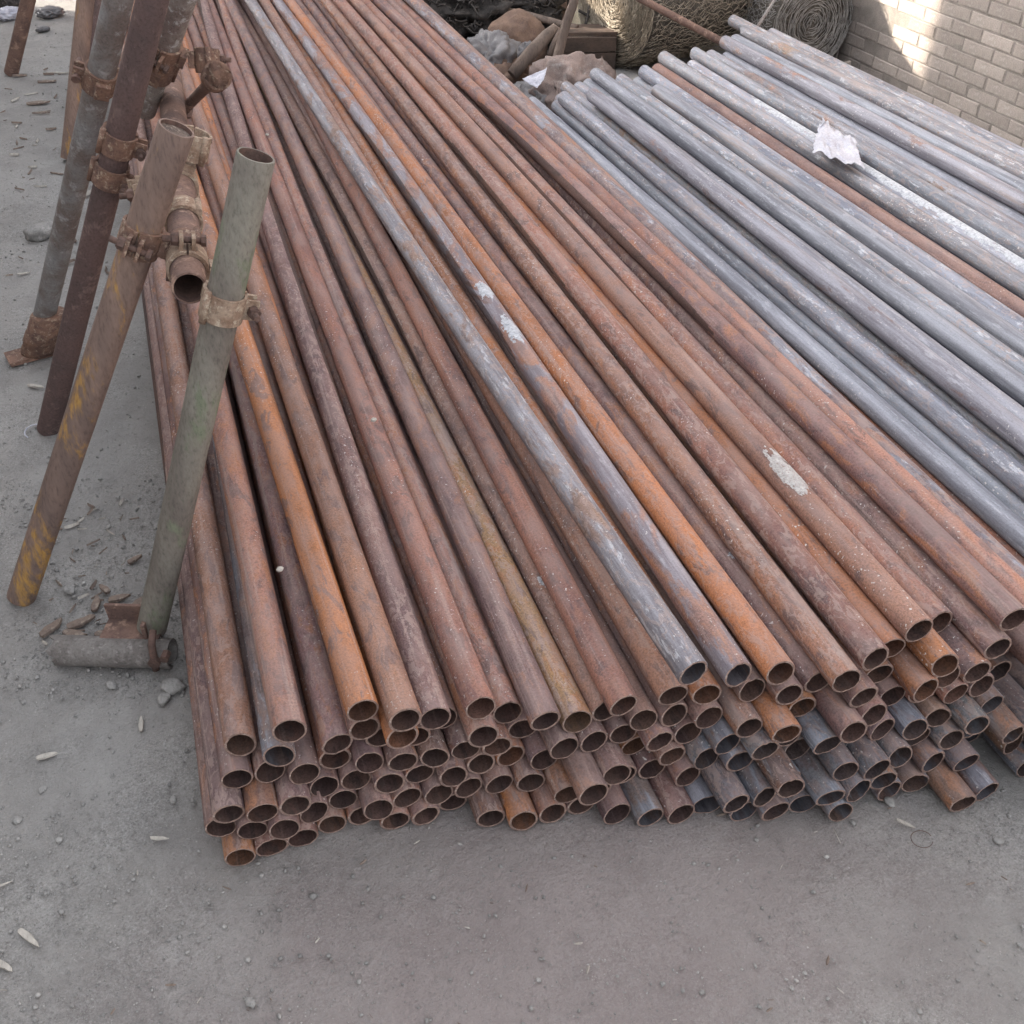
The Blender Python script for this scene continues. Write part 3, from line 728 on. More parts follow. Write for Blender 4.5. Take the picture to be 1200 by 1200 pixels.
    (1.8566, 0.2132, 1.8547, 0.2117, 3.4706, 0, ''),
    (1.9008, 0.212, 1.8993, 0.2125, 3.3586, 0, ''),
    (1.9452, 0.2117, 1.944, 0.212, 3.4258, 0, ''),
    (1.9894, 0.2113, 1.9886, 0.2112, 3.4938, 0, ''),
    (2.0343, 0.2111, 2.0337, 0.211, 3.4897, 0, ''),
    (2.079, 0.2111, 2.0785, 0.2113, 3.3842, 0, ''),
    (2.1236, 0.2111, 2.1229, 0.2114, 3.5579, 0, ''),
    (2.1687, 0.2118, 2.1679, 0.2116, 3.4968, 0, ''),
    (2.2358, 0.1745, 2.2347, 0.1737, 3.4012, 0, ''),
    (2.2802, 0.1746, 2.2789, 0.1737, 3.4436, 0, ''),
    (2.3251, 0.1746, 2.3236, 0.1741, 3.4628, 0, ''),
    (2.3701, 0.1748, 2.368, 0.1751, 3.574, 0, ''),
    (2.4377, 0.1354, 2.4352, 0.1435, 3.5799, 0, ''),
    (1.9668, 0.2507, 1.9665, 0.2507, 3.5265, 0, ''),
    (2.0117, 0.2504, 2.0113, 0.2501, 3.4855, 0, ''),
    (2.0562, 0.2503, 2.0561, 0.2503, 3.4294, 0, ''),
    (2.1013, 0.2501, 2.1009, 0.2507, 3.4748, 0, ''),
    (2.1459, 0.2504, 2.1455, 0.2504, 3.3758, 0, ''),
    (2.2129, 0.2126, 2.2119, 0.2121, 3.4825, 0, ''),
    (2.2578, 0.2125, 2.2563, 0.2116, 3.5369, 0, ''),
    (2.3024, 0.2126, 2.3004, 0.2115, 3.4126, 0, ''),
    (2.3474, 0.2124, 2.3447, 0.2124, 3.5072, 0, ''),
    (2.4153, 0.1738, 2.4122, 0.1825, 3.4233, 0, '')]

# ------------------------------------------------------------------ ground
def build_ground():
    xs = np.concatenate([[-60, -25, -10, -5, -3, -2, -1.5], np.arange(-1.2, 1.3, 0.016), np.arange(1.3, 3.6, 0.05), [4, 6, 12, 30, 60]])
    ys = np.concatenate([[-60, -25, -10, -4, -1.5, -0.5], np.arange(0.0, 1.6, 0.014), np.arange(1.6, 7.4, 0.03), [8, 10, 15, 30, 60]])
    nx, ny = len(xs), len(ys)
    co = np.zeros((ny, nx, 3)); co[..., 0] = xs[None]; co[..., 1] = ys[:, None]
    for j in range(ny):
        for i in range(nx):
            x, y = xs[i], ys[j]
            if -1.3 < x < 3.6 and -0.2 < y < 7.4:
                h = 0.006 * noise.noise((x * 3, y * 3, 0)) + 0.004 * noise.noise((x * 11, y * 11, 3.3)) + 0.0022 * noise.noise((x * 34, y * 34, 7.1))
                if x < -0.15 and y > 1.3: h += 0.006 * max(0, noise.noise((x * 17, y * 17, 9)))
                co[j, i, 2] = h - 0.004
    idx = np.arange(nx * ny).reshape(ny, nx)
    f = np.stack([idx[:-1, :-1], idx[:-1, 1:], idx[1:, 1:], idx[1:, :-1]], -1).reshape(-1, 4)
    me = bpy.data.meshes.new('ground')
    me.vertices.add(nx * ny); me.vertices.foreach_set('co', co.ravel())
    me.loops.add(f.size); me.loops.foreach_set('vertex_index', f.ravel())
    me.polygons.add(len(f)); me.polygons.foreach_set('loop_start', np.arange(0, f.size, 4))
    me.polygons.foreach_set('use_smooth', np.ones(len(f), bool))
    me.update(calc_edges=True)
    me.materials.append(M['ground'])
    o = bpy.data.objects.new('ground', me); col.objects.link(o)
    tag(o, kind='structure')


build_ground()

# ------------------------------------------------------------------ brick wall at the right
WX = 2.9


def proj(p):
    v = Vector(p) - CPOS; d = v.dot(FWD)
    return (600 + FOC * v.dot(RIGHT) / d, 600 - FOC * v.dot(UPV) / d, d)


def brick_mesh(seed, L, H):
    random.seed(seed)
    bm = bmesh.new()
    bmesh.ops.create_cube(bm, size=1.0)
    for v in bm.verts: v.co = (v.co.x * 0.10, v.co.y * L, v.co.z * H)
    bmesh.ops.bevel(bm, geom=[e for e in bm.edges if all(v.co.x < 0 for v in e.verts)], offset=0.0035, segments=1, affect='EDGES')
    for v in bm.verts: v.co += Vector((random.uniform(-.0012, .0012), random.uniform(-.0022, .0022), random.uniform(-.0018, .0018)))
    me = bpy.data.meshes.new('brick'); bm.to_mesh(me); bm.free(); me.materials.append(M['brick'])
    return me


def build_wall():
    w = empty('brick_wall', (WX, 3.0, 0))
    tag(w, 'grey brick wall behind the galvanized pipes at the upper right', 'brick wall')
    mb = MB()
    mb.box((WX + 0.115, 3.0, 1.2), ((1, 0, 0), (0, 1, 0), (0, 0, 1)), (0.11, 5.0, 1.2))
    mb.build('mortar', M['mortar'], w)
    PY, PZ = 0.1680, 0.0480
    meshes = [brick_mesh(s, 0.1645, 0.0450) for s in range(6)]
    spots = []
    for r in range(50):
        for k in range(60):
            y = -1.9 + k * PY + (PY / 2 if r % 2 else 0); z = 0.0255 + r * PZ
            u, v, d = proj((WX, y, z))
            out = max(0, u - 1200, -u) + max(0, -v, v - 1200) if d > 0.2 else 9e3
            spots.append((out, y, z, u, v))
    spots.sort()
    rest = MB(); n = 0
    random.seed(11)
    for out, y, z, u, v in spots:
        hole = 985 < u < 1052 and -10 < v < 110 and random.random() < 0.55
        if hole: continue
        dx = random.uniform(-0.003, 0.003)
        if n < 290:
            b = bpy.data.objects.new('brick', random.choice(meshes)); col.objects.link(b)
            b.parent = w; b.location = (0.0525 + dx * .5, y - 3.0, z)
            b.rotation_euler = (random.uniform(-.006, .006), random.uniform(-.01, .01), random.uniform(-.012, .012))
            n += 1
        else:
            rest.box((WX + 0.0525 + dx * .5, y, z), ((1, 0, 0), (0, 1, 0), (0, 0, 1)), (0.05, 0.0822, 0.0225))
    o = rest.build('brick_courses', M['brick'], w); o['kind'] = 'stuff'


build_wall()


# ------------------------------------------------------------------ unseen buildings added to shade the yard and let one sun beam through
def shade_building(x0, x1, y0, y1, h, label):
    c = empty('shade_building', ((x0 + x1) / 2, (y0 + y1) / 2, 0))
    tag(c, label, 'shade_building')
    mb = MB(); mb.box((c.location.x, c.location.y, h / 2), ((1, 0, 0), (0, 1, 0), (0, 0, 1)), ((x1 - x0) / 2, (y1 - y0) / 2, h / 2))
    mb.build('wall', M['render'], c)
    r = MB()
    mx = (x0 + x1) / 2
    r.loft([[(x0 - .2, y, h + .004), (mx, y, h + 1.1), (x1 + .2, y, h + .004), (x1 + .2, y, h + .07), (mx, y, h + 1.18), (x0 - .2, y, h + .07)] for y in (y0 - .02, y1 + .02)], True, False, (True, True))
    r.build('roof', M['rooftile'], c)
    return c


shade_building(-6.5, -1.75, -5.0, 7.38, 2.9, 'unseen long low building added on the left to shade the pipes')  # out of view, its far corner set where the sun beam begins
shade_building(-1.75, 5.0, 8.05, 13.0, 2.9, 'unseen low building added beyond the yard to bound the sun beam')  # out of view, added to cut off the other side of the beam

# ------------------------------------------------------------------ pipes
R_PIPE = 0.0222
TINT = {'rust': (0.27, 0.145, 0.110, 0), 'mauve': (0.205, 0.128, 0.122, 0), 'orange': (0.36, 0.155, 0.068, 0), 'ochre': (0.29, 0.175, 0.095, 0),
        'dark': (0.17, 0.105, 0.095, 0), 'bluegrey': (0.165, 0.14, 0.15, .40), 'redrust': (0.26, 0.118, 0.078, 0), 'pinkgrey': (0.27, 0.18, 0.165, .18),
        'scratch': (0.27, 0.175, 0.14, .12), 'white': (0.28, 0.165, 0.125, 0), 'grey': (0.23, 0.165, 0.14, .57), 'halfgrey': (0.26, 0.16, 0.125, .49),
        'speck': (0.28, 0.27, 0.28, .88), 'gal': (0.21, 0.20, 0.205, .97), 'galb': (0.22, 0.20, 0.20, .88), 'brown': (0.21, 0.17, 0.155, .60),
        'blue': (0.20, 0.20, 0.23, 1.0), 'tan': (0.25, 0.22, 0.19, .66), 'whitegal': (0.42, 0.42, 0.43, 1.0)}
LOOK = {'rust': 'rust-brown', 'mauve': 'mauve-brown', 'orange': 'orange-rusted', 'ochre': 'ochre-rusted', 'dark': 'dark brown', 'bluegrey': 'blue-grey',
        'redrust': 'red-rusted', 'pinkgrey': 'pinkish grey', 'scratch': 'scratched brown', 'white': 'white-splashed brown', 'grey': 'bluish grey mottled',
        'halfgrey': 'half grey half brown', 'speck': 'white-flecked grey', 'gal': 'grey zinc-coated', 'galb': 'grey zinc-coated', 'brown': 'brownish grey',
        'blue': 'blue-grey', 'tan': 'tan-grey', 'whitegal': 'whitened'}


def pipe_object(name, A, B, tint, bow=0.0, oval=0.0, r=R_PIPE):
    A, B = Vector(A), Vector(B)
    L = (B - A).length; d = (B - A).normalized()
    seg = 32; wall = random.uniform(.0025, .0040); oval = oval + random.uniform(-.03, .03); burr = random.choice([.0006, .0008, .0014])
    ys = [0, 0.03, 0.08, 0.2] + [L * k / 12 for k in range(1, 12)] + [L - 0.05, L]
    ys = sorted(set(y for y in ys if y <= L))
    tilt = random.uniform(-.0022, .0022); tilt2 = random.uniform(-.0018, .0018)
    ph = random.uniform(0, 6.28)

    def ring(y, rr):
        g = A.y + d.y * y
        bx = bow * max(-1.0, 1 - ((g - 2.7) / 1.9) ** 2)
        ov = oval * math.exp(-y / 0.05)
        e0 = math.exp(-y / 0.01)
        out = []
        for j in range(seg):
            a = 2 * math.pi * j / seg
            k = 1 + ov * math.cos(2 * (a - ph))
            x, z = math.cos(a) * rr * k, math.sin(a) * rr * k
            yy = y + (tilt * math.cos(a) + tilt2 * math.sin(a)) * e0 + burr * noise.noise((math.cos(a) * 3, math.sin(a) * 3, ph * 5)) * (1 if y == 0 else 0)
            out.append((x + bx, yy, z))
        return out
    mb = MB()
    outer = [ring(y, r if 0 < y < L else r - 0.0006) for y in ys]
    if ys[0] == 0: outer.insert(1, ring(0.0008, r))
    inner = [ring(y, r - wall) for y in (0, 0.05, 0.3, L * 0.5, L)]
    # reverse winding so that normals face outwards (x,z plane seen along +y)
    mb.loft([q[::-1] for q in outer], True, True, mi=0)
    b = len(mb.v)
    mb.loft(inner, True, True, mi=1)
    n = seg
    o0 = outer[0][::-1]
    mb.loft([inner[0][::-1], o0], True, False, mi=2)
    mb.loft([outer[-1][::-1], inner[-1][::-1]], True, False, mi=2)
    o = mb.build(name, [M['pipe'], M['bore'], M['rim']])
    zax = Vector((0, 0, 1)); xax = d.cross(zax).normalized(); zax = xax.cross(d)
    o.matrix_world = Matrix(((xax.x, d.x, zax.x, A.x), (xax.y, d.y, zax.y, A.y), (xax.z, d.z, zax.z, A.z), (0, 0, 0, 1)))
    o.color = tint
    return o


def jitter(t, s=0.14):
    k = 1 + random.uniform(-s, s)
    return (t[0] * k, t[1] * k * (1 + random.uniform(-.05, .05)), t[2] * k * (1 + random.uniform(-.06, .06)), t[3])


def build_rust():
    random.seed(21)
    rows = {}
    tops = []
    named = {}
    for i, q in enumerate(RUST):
        x0, z0, x1, z1, ye, top, st, bow = q

        def P(Y, x0=x0, x1=x1, z0=z0, z1=z1):
            t = (Y - 0.8) / 5.2
            return (x0 + (x1 - x0) * t, Y, z0 + (z1 - z0) * t)
        if top: tint = jitter(TINT[st], 0.05)
        else:
            A = P(ye)
            grey = A[0] > 0.55 and A[2] < 0.17
            st2 = random.choices(['rust', 'mauve', 'dark', 'orange', 'bluegrey'], [3, 4, 3, 1, 0.4] if not grey else [.5, 1, 2, 0.1, 5])[0]
            tint = jitter(TINT[st2], 0.18)
            if grey: tint = (tint[0] * .85, tint[1] * 1.05, tint[2] * 1.12, tint[3] if tint[3] else random.choice([.2, .4, .5]))
        ln = 6.0 + random.uniform(-.08, .08)
        o = pipe_object('scaffold_pipe', P(ye), P(ye + ln), tint, bow, 0.0 if top else (random.choice([0, .06, .10, -.08, .13]) if grey else random.choice([0, 0, .02, .04, -.03, .06])))
        u, v, _ = proj(P(ye))
        if top: tops.append((x0, o, st))
        else: rows.setdefault(min(5, int(round((z0 - 0.0224) / 0.0388))), []).append((x0, u, o))
        if st: named.setdefault(st, []).append((o, P, bow))
    tops.sort(key=lambda k: k[0])
    for k, (x, o, st) in enumerate(tops):
        tag(o, '%s pipe on top of the rusty heap, %s from its left edge' % (LOOK[st], ordinal(k + 1)), 'pipe', 'rusty pipes lying on top of the heap')
    rn = ['the ground row', 'the second row up', 'the third row up', 'the fourth row up', 'the fifth row up', 'the sixth row up']
    for L, lst in rows.items():
        lst.sort(key=lambda k: k[0])
        for k, (x, u, o) in enumerate(lst):
            if u > 1230:
                tag(o, 'rusty pipe hidden under the right side of the rusty heap', 'pipe', 'rusty pipes buried in the heap')
            else:
                tag(o, 'rusty pipe end, %s from the left in %s of the heap' % (ordinal(k + 1), rn[L]), 'pipe', 'rusty pipes inside the heap')
    return named


def splat(name, parent, P, py0, py1, a0, a1, seed, mat, thick=0.0011, bow=0.0, nu=60):
    """crust of dried plaster lying on a pipe: curved shell with ragged outline; angles from the top, lengths along the pipe"""
    mb = MB(); nv = 34; grid = {}
    inv = parent.matrix_world.inverted()
    for i in range(nu + 1):
        for j in range(nv + 1):
            fu, fv = i / nu, j / nv
            e = 1 - max(abs(fu * 2 - 1), abs(fv * 2 - 1)) ** 1.6
            h = thick * (0.15 + 1.2 * max(0, e) * (0.6 + 0.8 * abs(noise.noise((fu * 9, fv * 6, seed)))))
            if e < 0.03: h = -0.0004
            a = a0 + (a1 - a0) * fv
            gy = py0 + (py1 - py0) * fu
            c = inv @ Vector(P(gy)); c.x += bow * max(-1.0, 1 - ((gy - 2.7) / 1.9) ** 2)
            rr = R_PIPE + h
            grid[i, j] = len(mb.v); mb.v.append((c.x + math.sin(a) * rr, c.y, c.z + math.cos(a) * rr))
    for i in range(nu):
        for j in range(nv):
            fu, fv = (i + .5) / nu * 2 - 1, (j + .5) / nv * 2 - 1
            el = nu / 60
            k = fu ** (2 if el < 1.5 else 8) + fv * fv + 0.75 * noise.noise((fu * 2.2 * el, fv * 2.2, seed + 3)) + 0.5 * noise.noise((fu * 7 * el, fv * 7, seed))
            if k < 0.72: mb.face((grid[i, j], grid[i + 1, j], grid[i + 1, j + 1], grid[i, j + 1]), True)
    me_o = mb.build(name, mat)
    me_o.parent = parent
    return me_o


bpy.context.view_layer.update()
NAMED = build_rust()
bpy.context.view_layer.update()


def y_on(P, px, py):
    """distance along the yard at which a pipe's top passes photo pixel row py"""
    best = min((abs(proj((P(y * .01)[0], y * .01, P(y * .01)[2] + R_PIPE))[1] - py), y * .01) for y in range(60, 560))
    return best[1]


o, P, bw = NAMED['white'][0]
y0, y1 = y_on(P, 0, 582), y_on(P, 0, 520)
splat('plaster_splash', o, P, y0, y1, -0.95, 0.75, 1.0, M['plaster'], 0.0016, bw)
for key, k, pa, pb, a0, a1, sd_ in (('rust', -1, 415, 392, -1.0, .2, 4.0), ('scratch', 0, 690, 672, -.5, .6, 6.), ('mauve', 3, 655, 644, -.3, .5, 7.), ('halfgrey', 0, 402, 368, -.9, .8, 9.), ('halfgrey', 0, 350, 330, -.9, .8, 11.)):
    o, P, bw = NAMED[key][k]
    splat('lime_stain', o, P, y_on(P, 0, pa), y_on(P, 0, pb), a0, a1, sd_, M['limecoat'], 0.0005, bw)


def build_gal():
    random.seed(33)
    tops, second, pts = [], [], {}
    for i, q in enumerate(GAL):
        x0, z0, x1, z1, ye, top, st = q

        def P(Y, x0=x0, x1=x1, z0=z0, z1=z1):
            t = (3.4 - Y) / 5.8
            return (x0 + (x1 - x0) * t, Y, z0 + (z1 - z0) * t)
        tint = jitter(TINT[st] if top else random.choice([TINT['gal'], TINT['gal'], TINT['blue'], TINT['gal'], TINT['brown']]), 0.1)
        # origin at the far end, which is the end the photo shows
        o = pipe_object('galvanized_pipe', P(ye), P(ye - 6.0), tint, 0.0, random.choice([0, .02, .05]))
        if st: pts.setdefault(st, []).append(P)
        if st == 'whitegal': white = (o, P)
        if top: tops.append((x0, o, st))
        elif z0 > 0.205: second.append((x0, o))
        else: tag(o, 'grey galvanized pipe buried in the lower layers of the grey stack', 'pipe', 'galvanized pipes buried in the grey stack')
    tops.sort(key=lambda k: k[0]); second.sort(key=lambda k: k[0])
    for k, (x, o, st) in enumerate(tops):
        tag(o, '%s galvanized pipe on top of the grey stack, %s from the rusty heap' % (LOOK[st], ordinal(k + 1)), 'pipe', 'galvanized pipes on top of the grey stack')
    for k, (x, o) in enumerate(second):
        tag(o, 'galvanized pipe in the second layer of the grey stack, %s from the rusty heap' % ordinal(k + 1), 'pipe', 'galvanized pipes in the second layer')
    bpy.context.view_layer.update()
    splat('lime_coat', white[0], white[1], 3.02, 1.3, -1.15, .95, 2.5, M['limecoat'], 0.0007, 0.0, 420)
    return pts


GPTS = build_gal()


# ------------------------------------------------------------------ scaffold frames along the left side of the heap
def lerp(a, b, t): return Vector(a) + (Vector(b) - Vector(a)) * t


def post(name, A, B, r, mat, label, group, wall=0.0034, plug=False):
    A, B = Vector(A), Vector(B); L = (B - A).length; d = (B - A).normalized()
    ref = d.cross(Vector((0, 0, 1))).normalized(); u = d.cross(ref)
    ph = random.uniform(0, 6)

    def ring(t, rr, lim=False):
        out = []
        for j in range(30):
            a = 2 * math.pi * j / 30
            k = rr * (1 + 0.012 * noise.noise((math.cos(a) * 2, math.sin(a) * 2, t * 9 + ph)))
            e = 0.0008 * noise.noise((math.cos(a) * 2, math.sin(a) * 2, ph)) if lim else 0
            out.append(A + d * (t + e) + (ref * math.cos(a) + u * math.sin(a)) * k)
        return out
    root = empty(name, A) if plug else None
    mb = MB()
    N = 14
    outer = [ring(0, r)] + [ring(L * i / N, r) for i in range(1, N)] + [ring(L - .002, r), ring(L, r - .0008, True)]
    mb.loft(outer, True, True)
    inner = [ring(L, r - wall, True), ring(L - .02, r - wall), ring(L * .5, r - wall), ring(0, r - wall)]
    mb.loft([outer[-1], inner[0]], True, False)
    mb.loft(inner, True, True, mi=1)
    mb.loft([inner[-1], outer[0]], True, False)
    if plug:
        mb.build('tube', [mat, M['bolt']], root)
        p = MB(); rings = []
        for k, rr in enumerate((r - wall - .0005, .018, .009, .002)):
            rings.append([A + d * (L - 0.006 - 0.004 * noise.noise((k * 3.1, j * .7, 2))) + (ref * math.cos(2 * math.pi * j / 18) + u * math.sin(2 * math.pi * j / 18)) * rr for j in range(18)])
        p.loft(rings, True, True, (False, True))
        p.build('dirt_plug', M['dirt'], root)
        tag(root, label, 'scaffold tube', group)
        return root
    o = mb.build(name, [mat, M['bolt']], loc=A)
    tag(o, label, 'scaffold tube', group)
    return o


def clamp(c1, d1, r1, c2, d2, r2, mat, label, ang=0.0):
    """scaffold coupler: two hinged half-shell jaws, each closed by a bolt with a nut, joined back to back"""
    c1, c2 = Vector(c1), Vector(c2); d1, d2 = Vector(d1).normalized(), Vector(d2).normalized()
    root = empty('scaffold_coupler', (c1 + c2) / 2)
    tag(root, label, 'coupler', 'couplers on the scaffold frames')
    n = (c2 - c1)
    for c, d, r, s in ((c1, d1, r1, 1), (c2, d2, r2, -1)):
        e = n * s; e = (e - d * e.dot(d))
        e = e.normalized() if e.length > 1e-4 else d.orthogonal().normalized()
        u = d.cross(e)
        j1 = MB(); j1.arcband(c, d, e, r + .0008, r + .0058, .044, -1.75, 1.75, 16)
        j1.box(c + e * (r + .010), (d, e, u), (.015, .006, .013), 0, .0006)
        j1.build('saddle', mat, root)
        j2 = MB(); j2.arcband(c, d, e, r + .0010, r + .0052, .040, 1.85, 2 * math.pi - 1.85, 10)
        h1 = e * math.cos(1.8) + u * math.sin(1.8); h2 = e * math.cos(-1.8) + u * math.sin(-1.8)
        j2.tube([c + h1 * (r + .007) - d * .024, c + h1 * (r + .007) + d * .024], .0052, 12)
        j2.build('hinged_flap', mat, root)
        lug = MB()
        t2 = e.cross(d)
        for sg in (-1, 1):
            lug.box(c + h2 * (r + .012) + h2.cross(d) * (.0085 * sg), (d, h2, h2.cross(d)), (.015, .011, .0028), 0, .0003)
        lug.build('lug', mat, root)
        ax = h2.cross(d)
        bc = c + h2 * (r + .015)
        bo = MB(); bo.tube([bc - ax * .024, bc + ax * .034], .0046, 12)
        bo.tube([bc - ax * .026, bc - ax * .019], .0085, 6, smooth=False)
        bo.build('bolt', M['bolt'], root)
        nu = MB(); nu.tube([bc + ax * .012, bc + ax * .021], .0095, 6, smooth=False); nu.tube([bc + ax * .021, bc + ax * .023], .0075, 12)
        nu.build('nut', M['bolt'], root)
    return root


random.seed(5)
RP = 0.0250
SG = 'tubes of the scaffold frames beside the heap'
p1a, p1b = at(178, 735, .045), at(300, 182, .84)
p2a, p2b = at(25, 699, .004), at(207, 150, .84)
post('scaffold_post', p1a, p1b, RP, M['post_green'], 'greenish grey scaffold tube leaning on the heap, open top, nearest to camera', SG)
post('scaffold_post', p2a, p2b, RP, M['post_ochre'], 'brown scaffold tube with yellow streak, its top packed with dirt', SG, plug=True)
p3a, p3b = at(57, 503, .004), at(186, -30, .95)
post('scaffold_post', p3a, p3b, RP, M['post_dark'], 'dark brown scaffold tube standing behind the yellow-streaked one', SG)
p3c, p3d = at(168, 128, .64), at(226, -40, .93)
post('scaffold_post', p3c, p3d, RP, M['post_mottled'], 'lime-mottled tube clamped to the dark tube at the top left', SG)
p4a, p4b = at(46, 395, .05), at(142, -15, .90)
post('scaffold_post', p4a, p4b, RP, M['post_grey'], 'grey scaffold tube standing in a rusty socket at the left', SG)
p5a, p5b = at(81, 186, .004), at(103, -25, .55)
post('scaffold_post', p5a, p5b, .0285, M['post_ochre'], 'ochre rusted post farther back at the upper left', SG)
p5c, p5d = at(103, 142, .004), at(120, -25, .45)
post('scaffold_post', p5c, p5d, .0285, M['post_dark'], 'dark post right behind the ochre post at the upper left', SG)
p6a, p6b = at(13, 86, .004), at(40, -30, .40)
post('scaffold_post', p6a, p6b, .0285, M['post_brown'], 'short brown post in the top left corner', SG)
# ledger along the frames
la, lb = at(222, 338, .655), at(196, 55, .655)
ld = (lb - la).normalized()
post('scaffold_ledger', lb + ld * 1.2, la, .0245, M['post_brown'], 'horizontal scaffold tube with open end between the two nearest posts', SG)


def near(A, B, p):
    A, B, p = Vector(A), Vector(B), Vector(p); d = (B - A)
    return A + d * ((p - A).dot(d) / d.dot(d))


d1, d2, d3, d3b, d4 = [(b - a).normalized() for a, b in ((p1a, p1b), (p2a, p2b), (p3a, p3b), (p3c, p3d), (p4a, p4b))]
kA = la + ld * .075; kB = near(p1a, p1b, kA); kA = near(la, lb, kB) if (near(la, lb, kB) - la).dot(ld) > .07 else kA
clamp(kB, d1, RP, kA, ld, .0245, M['clamp_pale'], 'pale rusty coupler on the greenish tube near the ledger end')
kA2 = la + ld * .15; kA2 = near(la, lb, near(p2a, p2b, kA2)); kC = near(p2a, p2b, kA2)
clamp(kC, d2, RP, kA2, ld, .0245, M['clamp'], 'rusty coupler on the yellow-streaked brown tube')
# spare coupler with an empty open jaw further along the ledger
kD = la + ld * .40
clamp(kD, ld, .0245, kD + Vector((.035, .0, .062)), d1, RP - .004, M['clamp_pale'], 'pale coupler with an empty jaw on the ledger behind the greenish tube')
kE = la + ld * .25
clamp(kE, ld, .0245, kE + Vector((-.045, .01, .045)), Vector((0, .3, 1)), .020, M['clamp_pale'], 'pale coupler on the ledger between the two nearest posts')
q3 = near(p3a, p3b, at(160, 112, .66)); q3b = near(p3c, p3d, q3 + d3b * .03)
clamp(q3, d3, RP, q3b, d3b, RP, M['clamp'], 'dark rusty coupler joining the dark tube and the mottled tube')
q4 = near(p4a, p4b, at(130, 58, .76))
clamp(q4, d4, RP, near(p3a, p3b, q4), d3, RP, M['clamp'], 'rusty coupler on the grey tube near the top edge')
q5 = near(p3c, p3d, at(212, 45, .78))
q5b = la + ld * 1.35
clamp(q5, d3b, RP, q5 + Vector((.075, -.02, -.02)), Vector((0.1, .2, 1)), .018, M['clamp'], 'rusty coupler with an empty cup on the mottled tube')
# screw jack stem with a cup hanging below it
sa, sb = q5 + Vector((.075, -.02, -.06)), at(214, 130, .60)
st_root = empty('screw_stem', sb)
tag(st_root, 'thin rusty screw stem with a flared cup beside the mottled tube', 'screw stem')
mb = MB(); mb.tube([sb + (sa - sb) * t for t in (0, .25, .5, .75, 1)], [.011, .0105, .0105, .011, .013], 14)
mb.build('stem', M['post_brown'], st_root)
mb = MB(); dS = (sa - sb).normalized(); mb.tube([sa, sa + dS * .012, sa + dS * .022, sa + dS * .05, sa + dS * .05, sa + dS * .022, sa + dS * .018], [.013, .022, .026, .027, .0235, .022, .004], 20)
mb.build('cup', M['clamp'], st_root)
mb = MB(); mb.tube([sb - dS * .006, sb + dS * .018], .020, 6, smooth=False); mb.build('nut', M['bolt'], st_root)

# socket under the grey tube
f4 = at(46, 412, 0)
root = empty('post_socket', f4)
tag(root, 'rusty socket with base plate holding the grey tube at the left', 'post socket')
mb = MB(); rr = []
for t, r in ((.006, .046), (.02, .047), (.045, .044), (.05, .047), (.075, .046), (.08, .043), (.13, .041), (.132, .034)):
    c = f4 + Vector((0, 0, 0)) + d4 * (t / d4.z)
    rr.append([c + Vector((math.cos(2 * math.pi * j / 22), math.sin(2 * math.pi * j / 22), 0)) * r * (1 + .03 * noise.noise((j * .6, t * 40, 1))) for j in range(22)])
mb.loft(rr, True, True, (True, True)); mb.build('sleeve', M['clamp'], root)
mb = MB(); mb.box(f4 + Vector((-.012, -.012, .006)), ((.97, .24, 0), (-.24, .97, 0), (0, 0, 1)), (.062, .034, .005), 0, .002); mb.build('base_plate', M['clamp'], root)
mb = MB(); mb.tube([f4 + Vector((.03, -.03, .09)), f4 + Vector((.085, -.05, .085))], .007, 8); mb.tube([f4 + Vector((.07, -.047, .087)), f4 + Vector((.085, -.05, .085))], .013, 6, smooth=False)
mb.build('clamp_screw', M['bolt'], root)

# base tube lying on the ground under the greenish post
ba, bb = at(66, 762, .022), at(202, 766, .022)
root = empty('base_tube', (ba + bb) / 2)
tag(root, 'grey dusty tube stub lying on the ground under the greenish post', 'base tube')
bd = (bb - ba).normalized(); be = bd.cross(Vector((0, 0, 1))).normalized(); bu = Vector((0, 0, 1))
mb = MB(); rings = []; rin = []
Lb = (bb - ba).length
for k in range(11):
    t = Lb * k / 10
    def rg(r, rag):
        o = []
        for j in range(24):
            a = 2 * math.pi * j / 24
            e = (0.018 * noise.noise((math.cos(a) * 1.5, math.sin(a) * 1.5, 4)) + .006 * math.sin(a * 5)) if (rag and k == 0) else 0
            o.append(ba + bd * (t + e) + (be * math.cos(a) + bu * math.sin(a)) * r * (1 + .05 * noise.noise((math.cos(a), math.sin(a), t * 14))))
        return o
    rings.append(rg(.0265, True)); rin.append(rg(.0225, True))
mb.loft(rings, True, True); mb.loft([q[::-1] for q in rin], True, True); mb.loft([rin[0], rings[0]], True, False); mb.loft([rings[-1], rin[-1]], True, False)
mb.build('tube', M['basetube'], root)
mb = MB()
pc = lerp(ba, bb, .70) + Vector((0, .035, .022))
mb.box(pc + Vector((0, 0, .0)), (bd, be, bu), (.050, .024, .003), 0, .001)
mb.box(pc - be * .0 + bu * .018 - be * .024, (bd, be, bu), (.050, .003, .018), 0, .001)
mb.box(pc + bd * .03 + bu * .017, (bd, be, bu), (.003, .024, .017), 0, .001)
mb.build('angle_bracket', M['post_brown'], root)
mb = MB(); hb = lerp(ba, bb, .86) + Vector((0, -.022, .012))
mb.tube([hb + bu * .045 + be * -.02, hb + bu * .030, hb + be * .006, hb + be * .010 - bu * .02], [.006, .0065, .0065, .006], 10)
mb.build('hook_bolt', M['bolt'], root)
mb = MB(); mb.tube([hb + be * .002 - bu * .004, hb + be * .012 - bu * .004], .011, 6, smooth=False); mb.build('nut', M['bolt'], root)
mb = MB(); hb2 = hb + bd * .022 + bu * .012; mb.tube([hb2, hb2 + be * .016], .008, 6, smooth=False); mb.build('nut', M['bolt'], root)


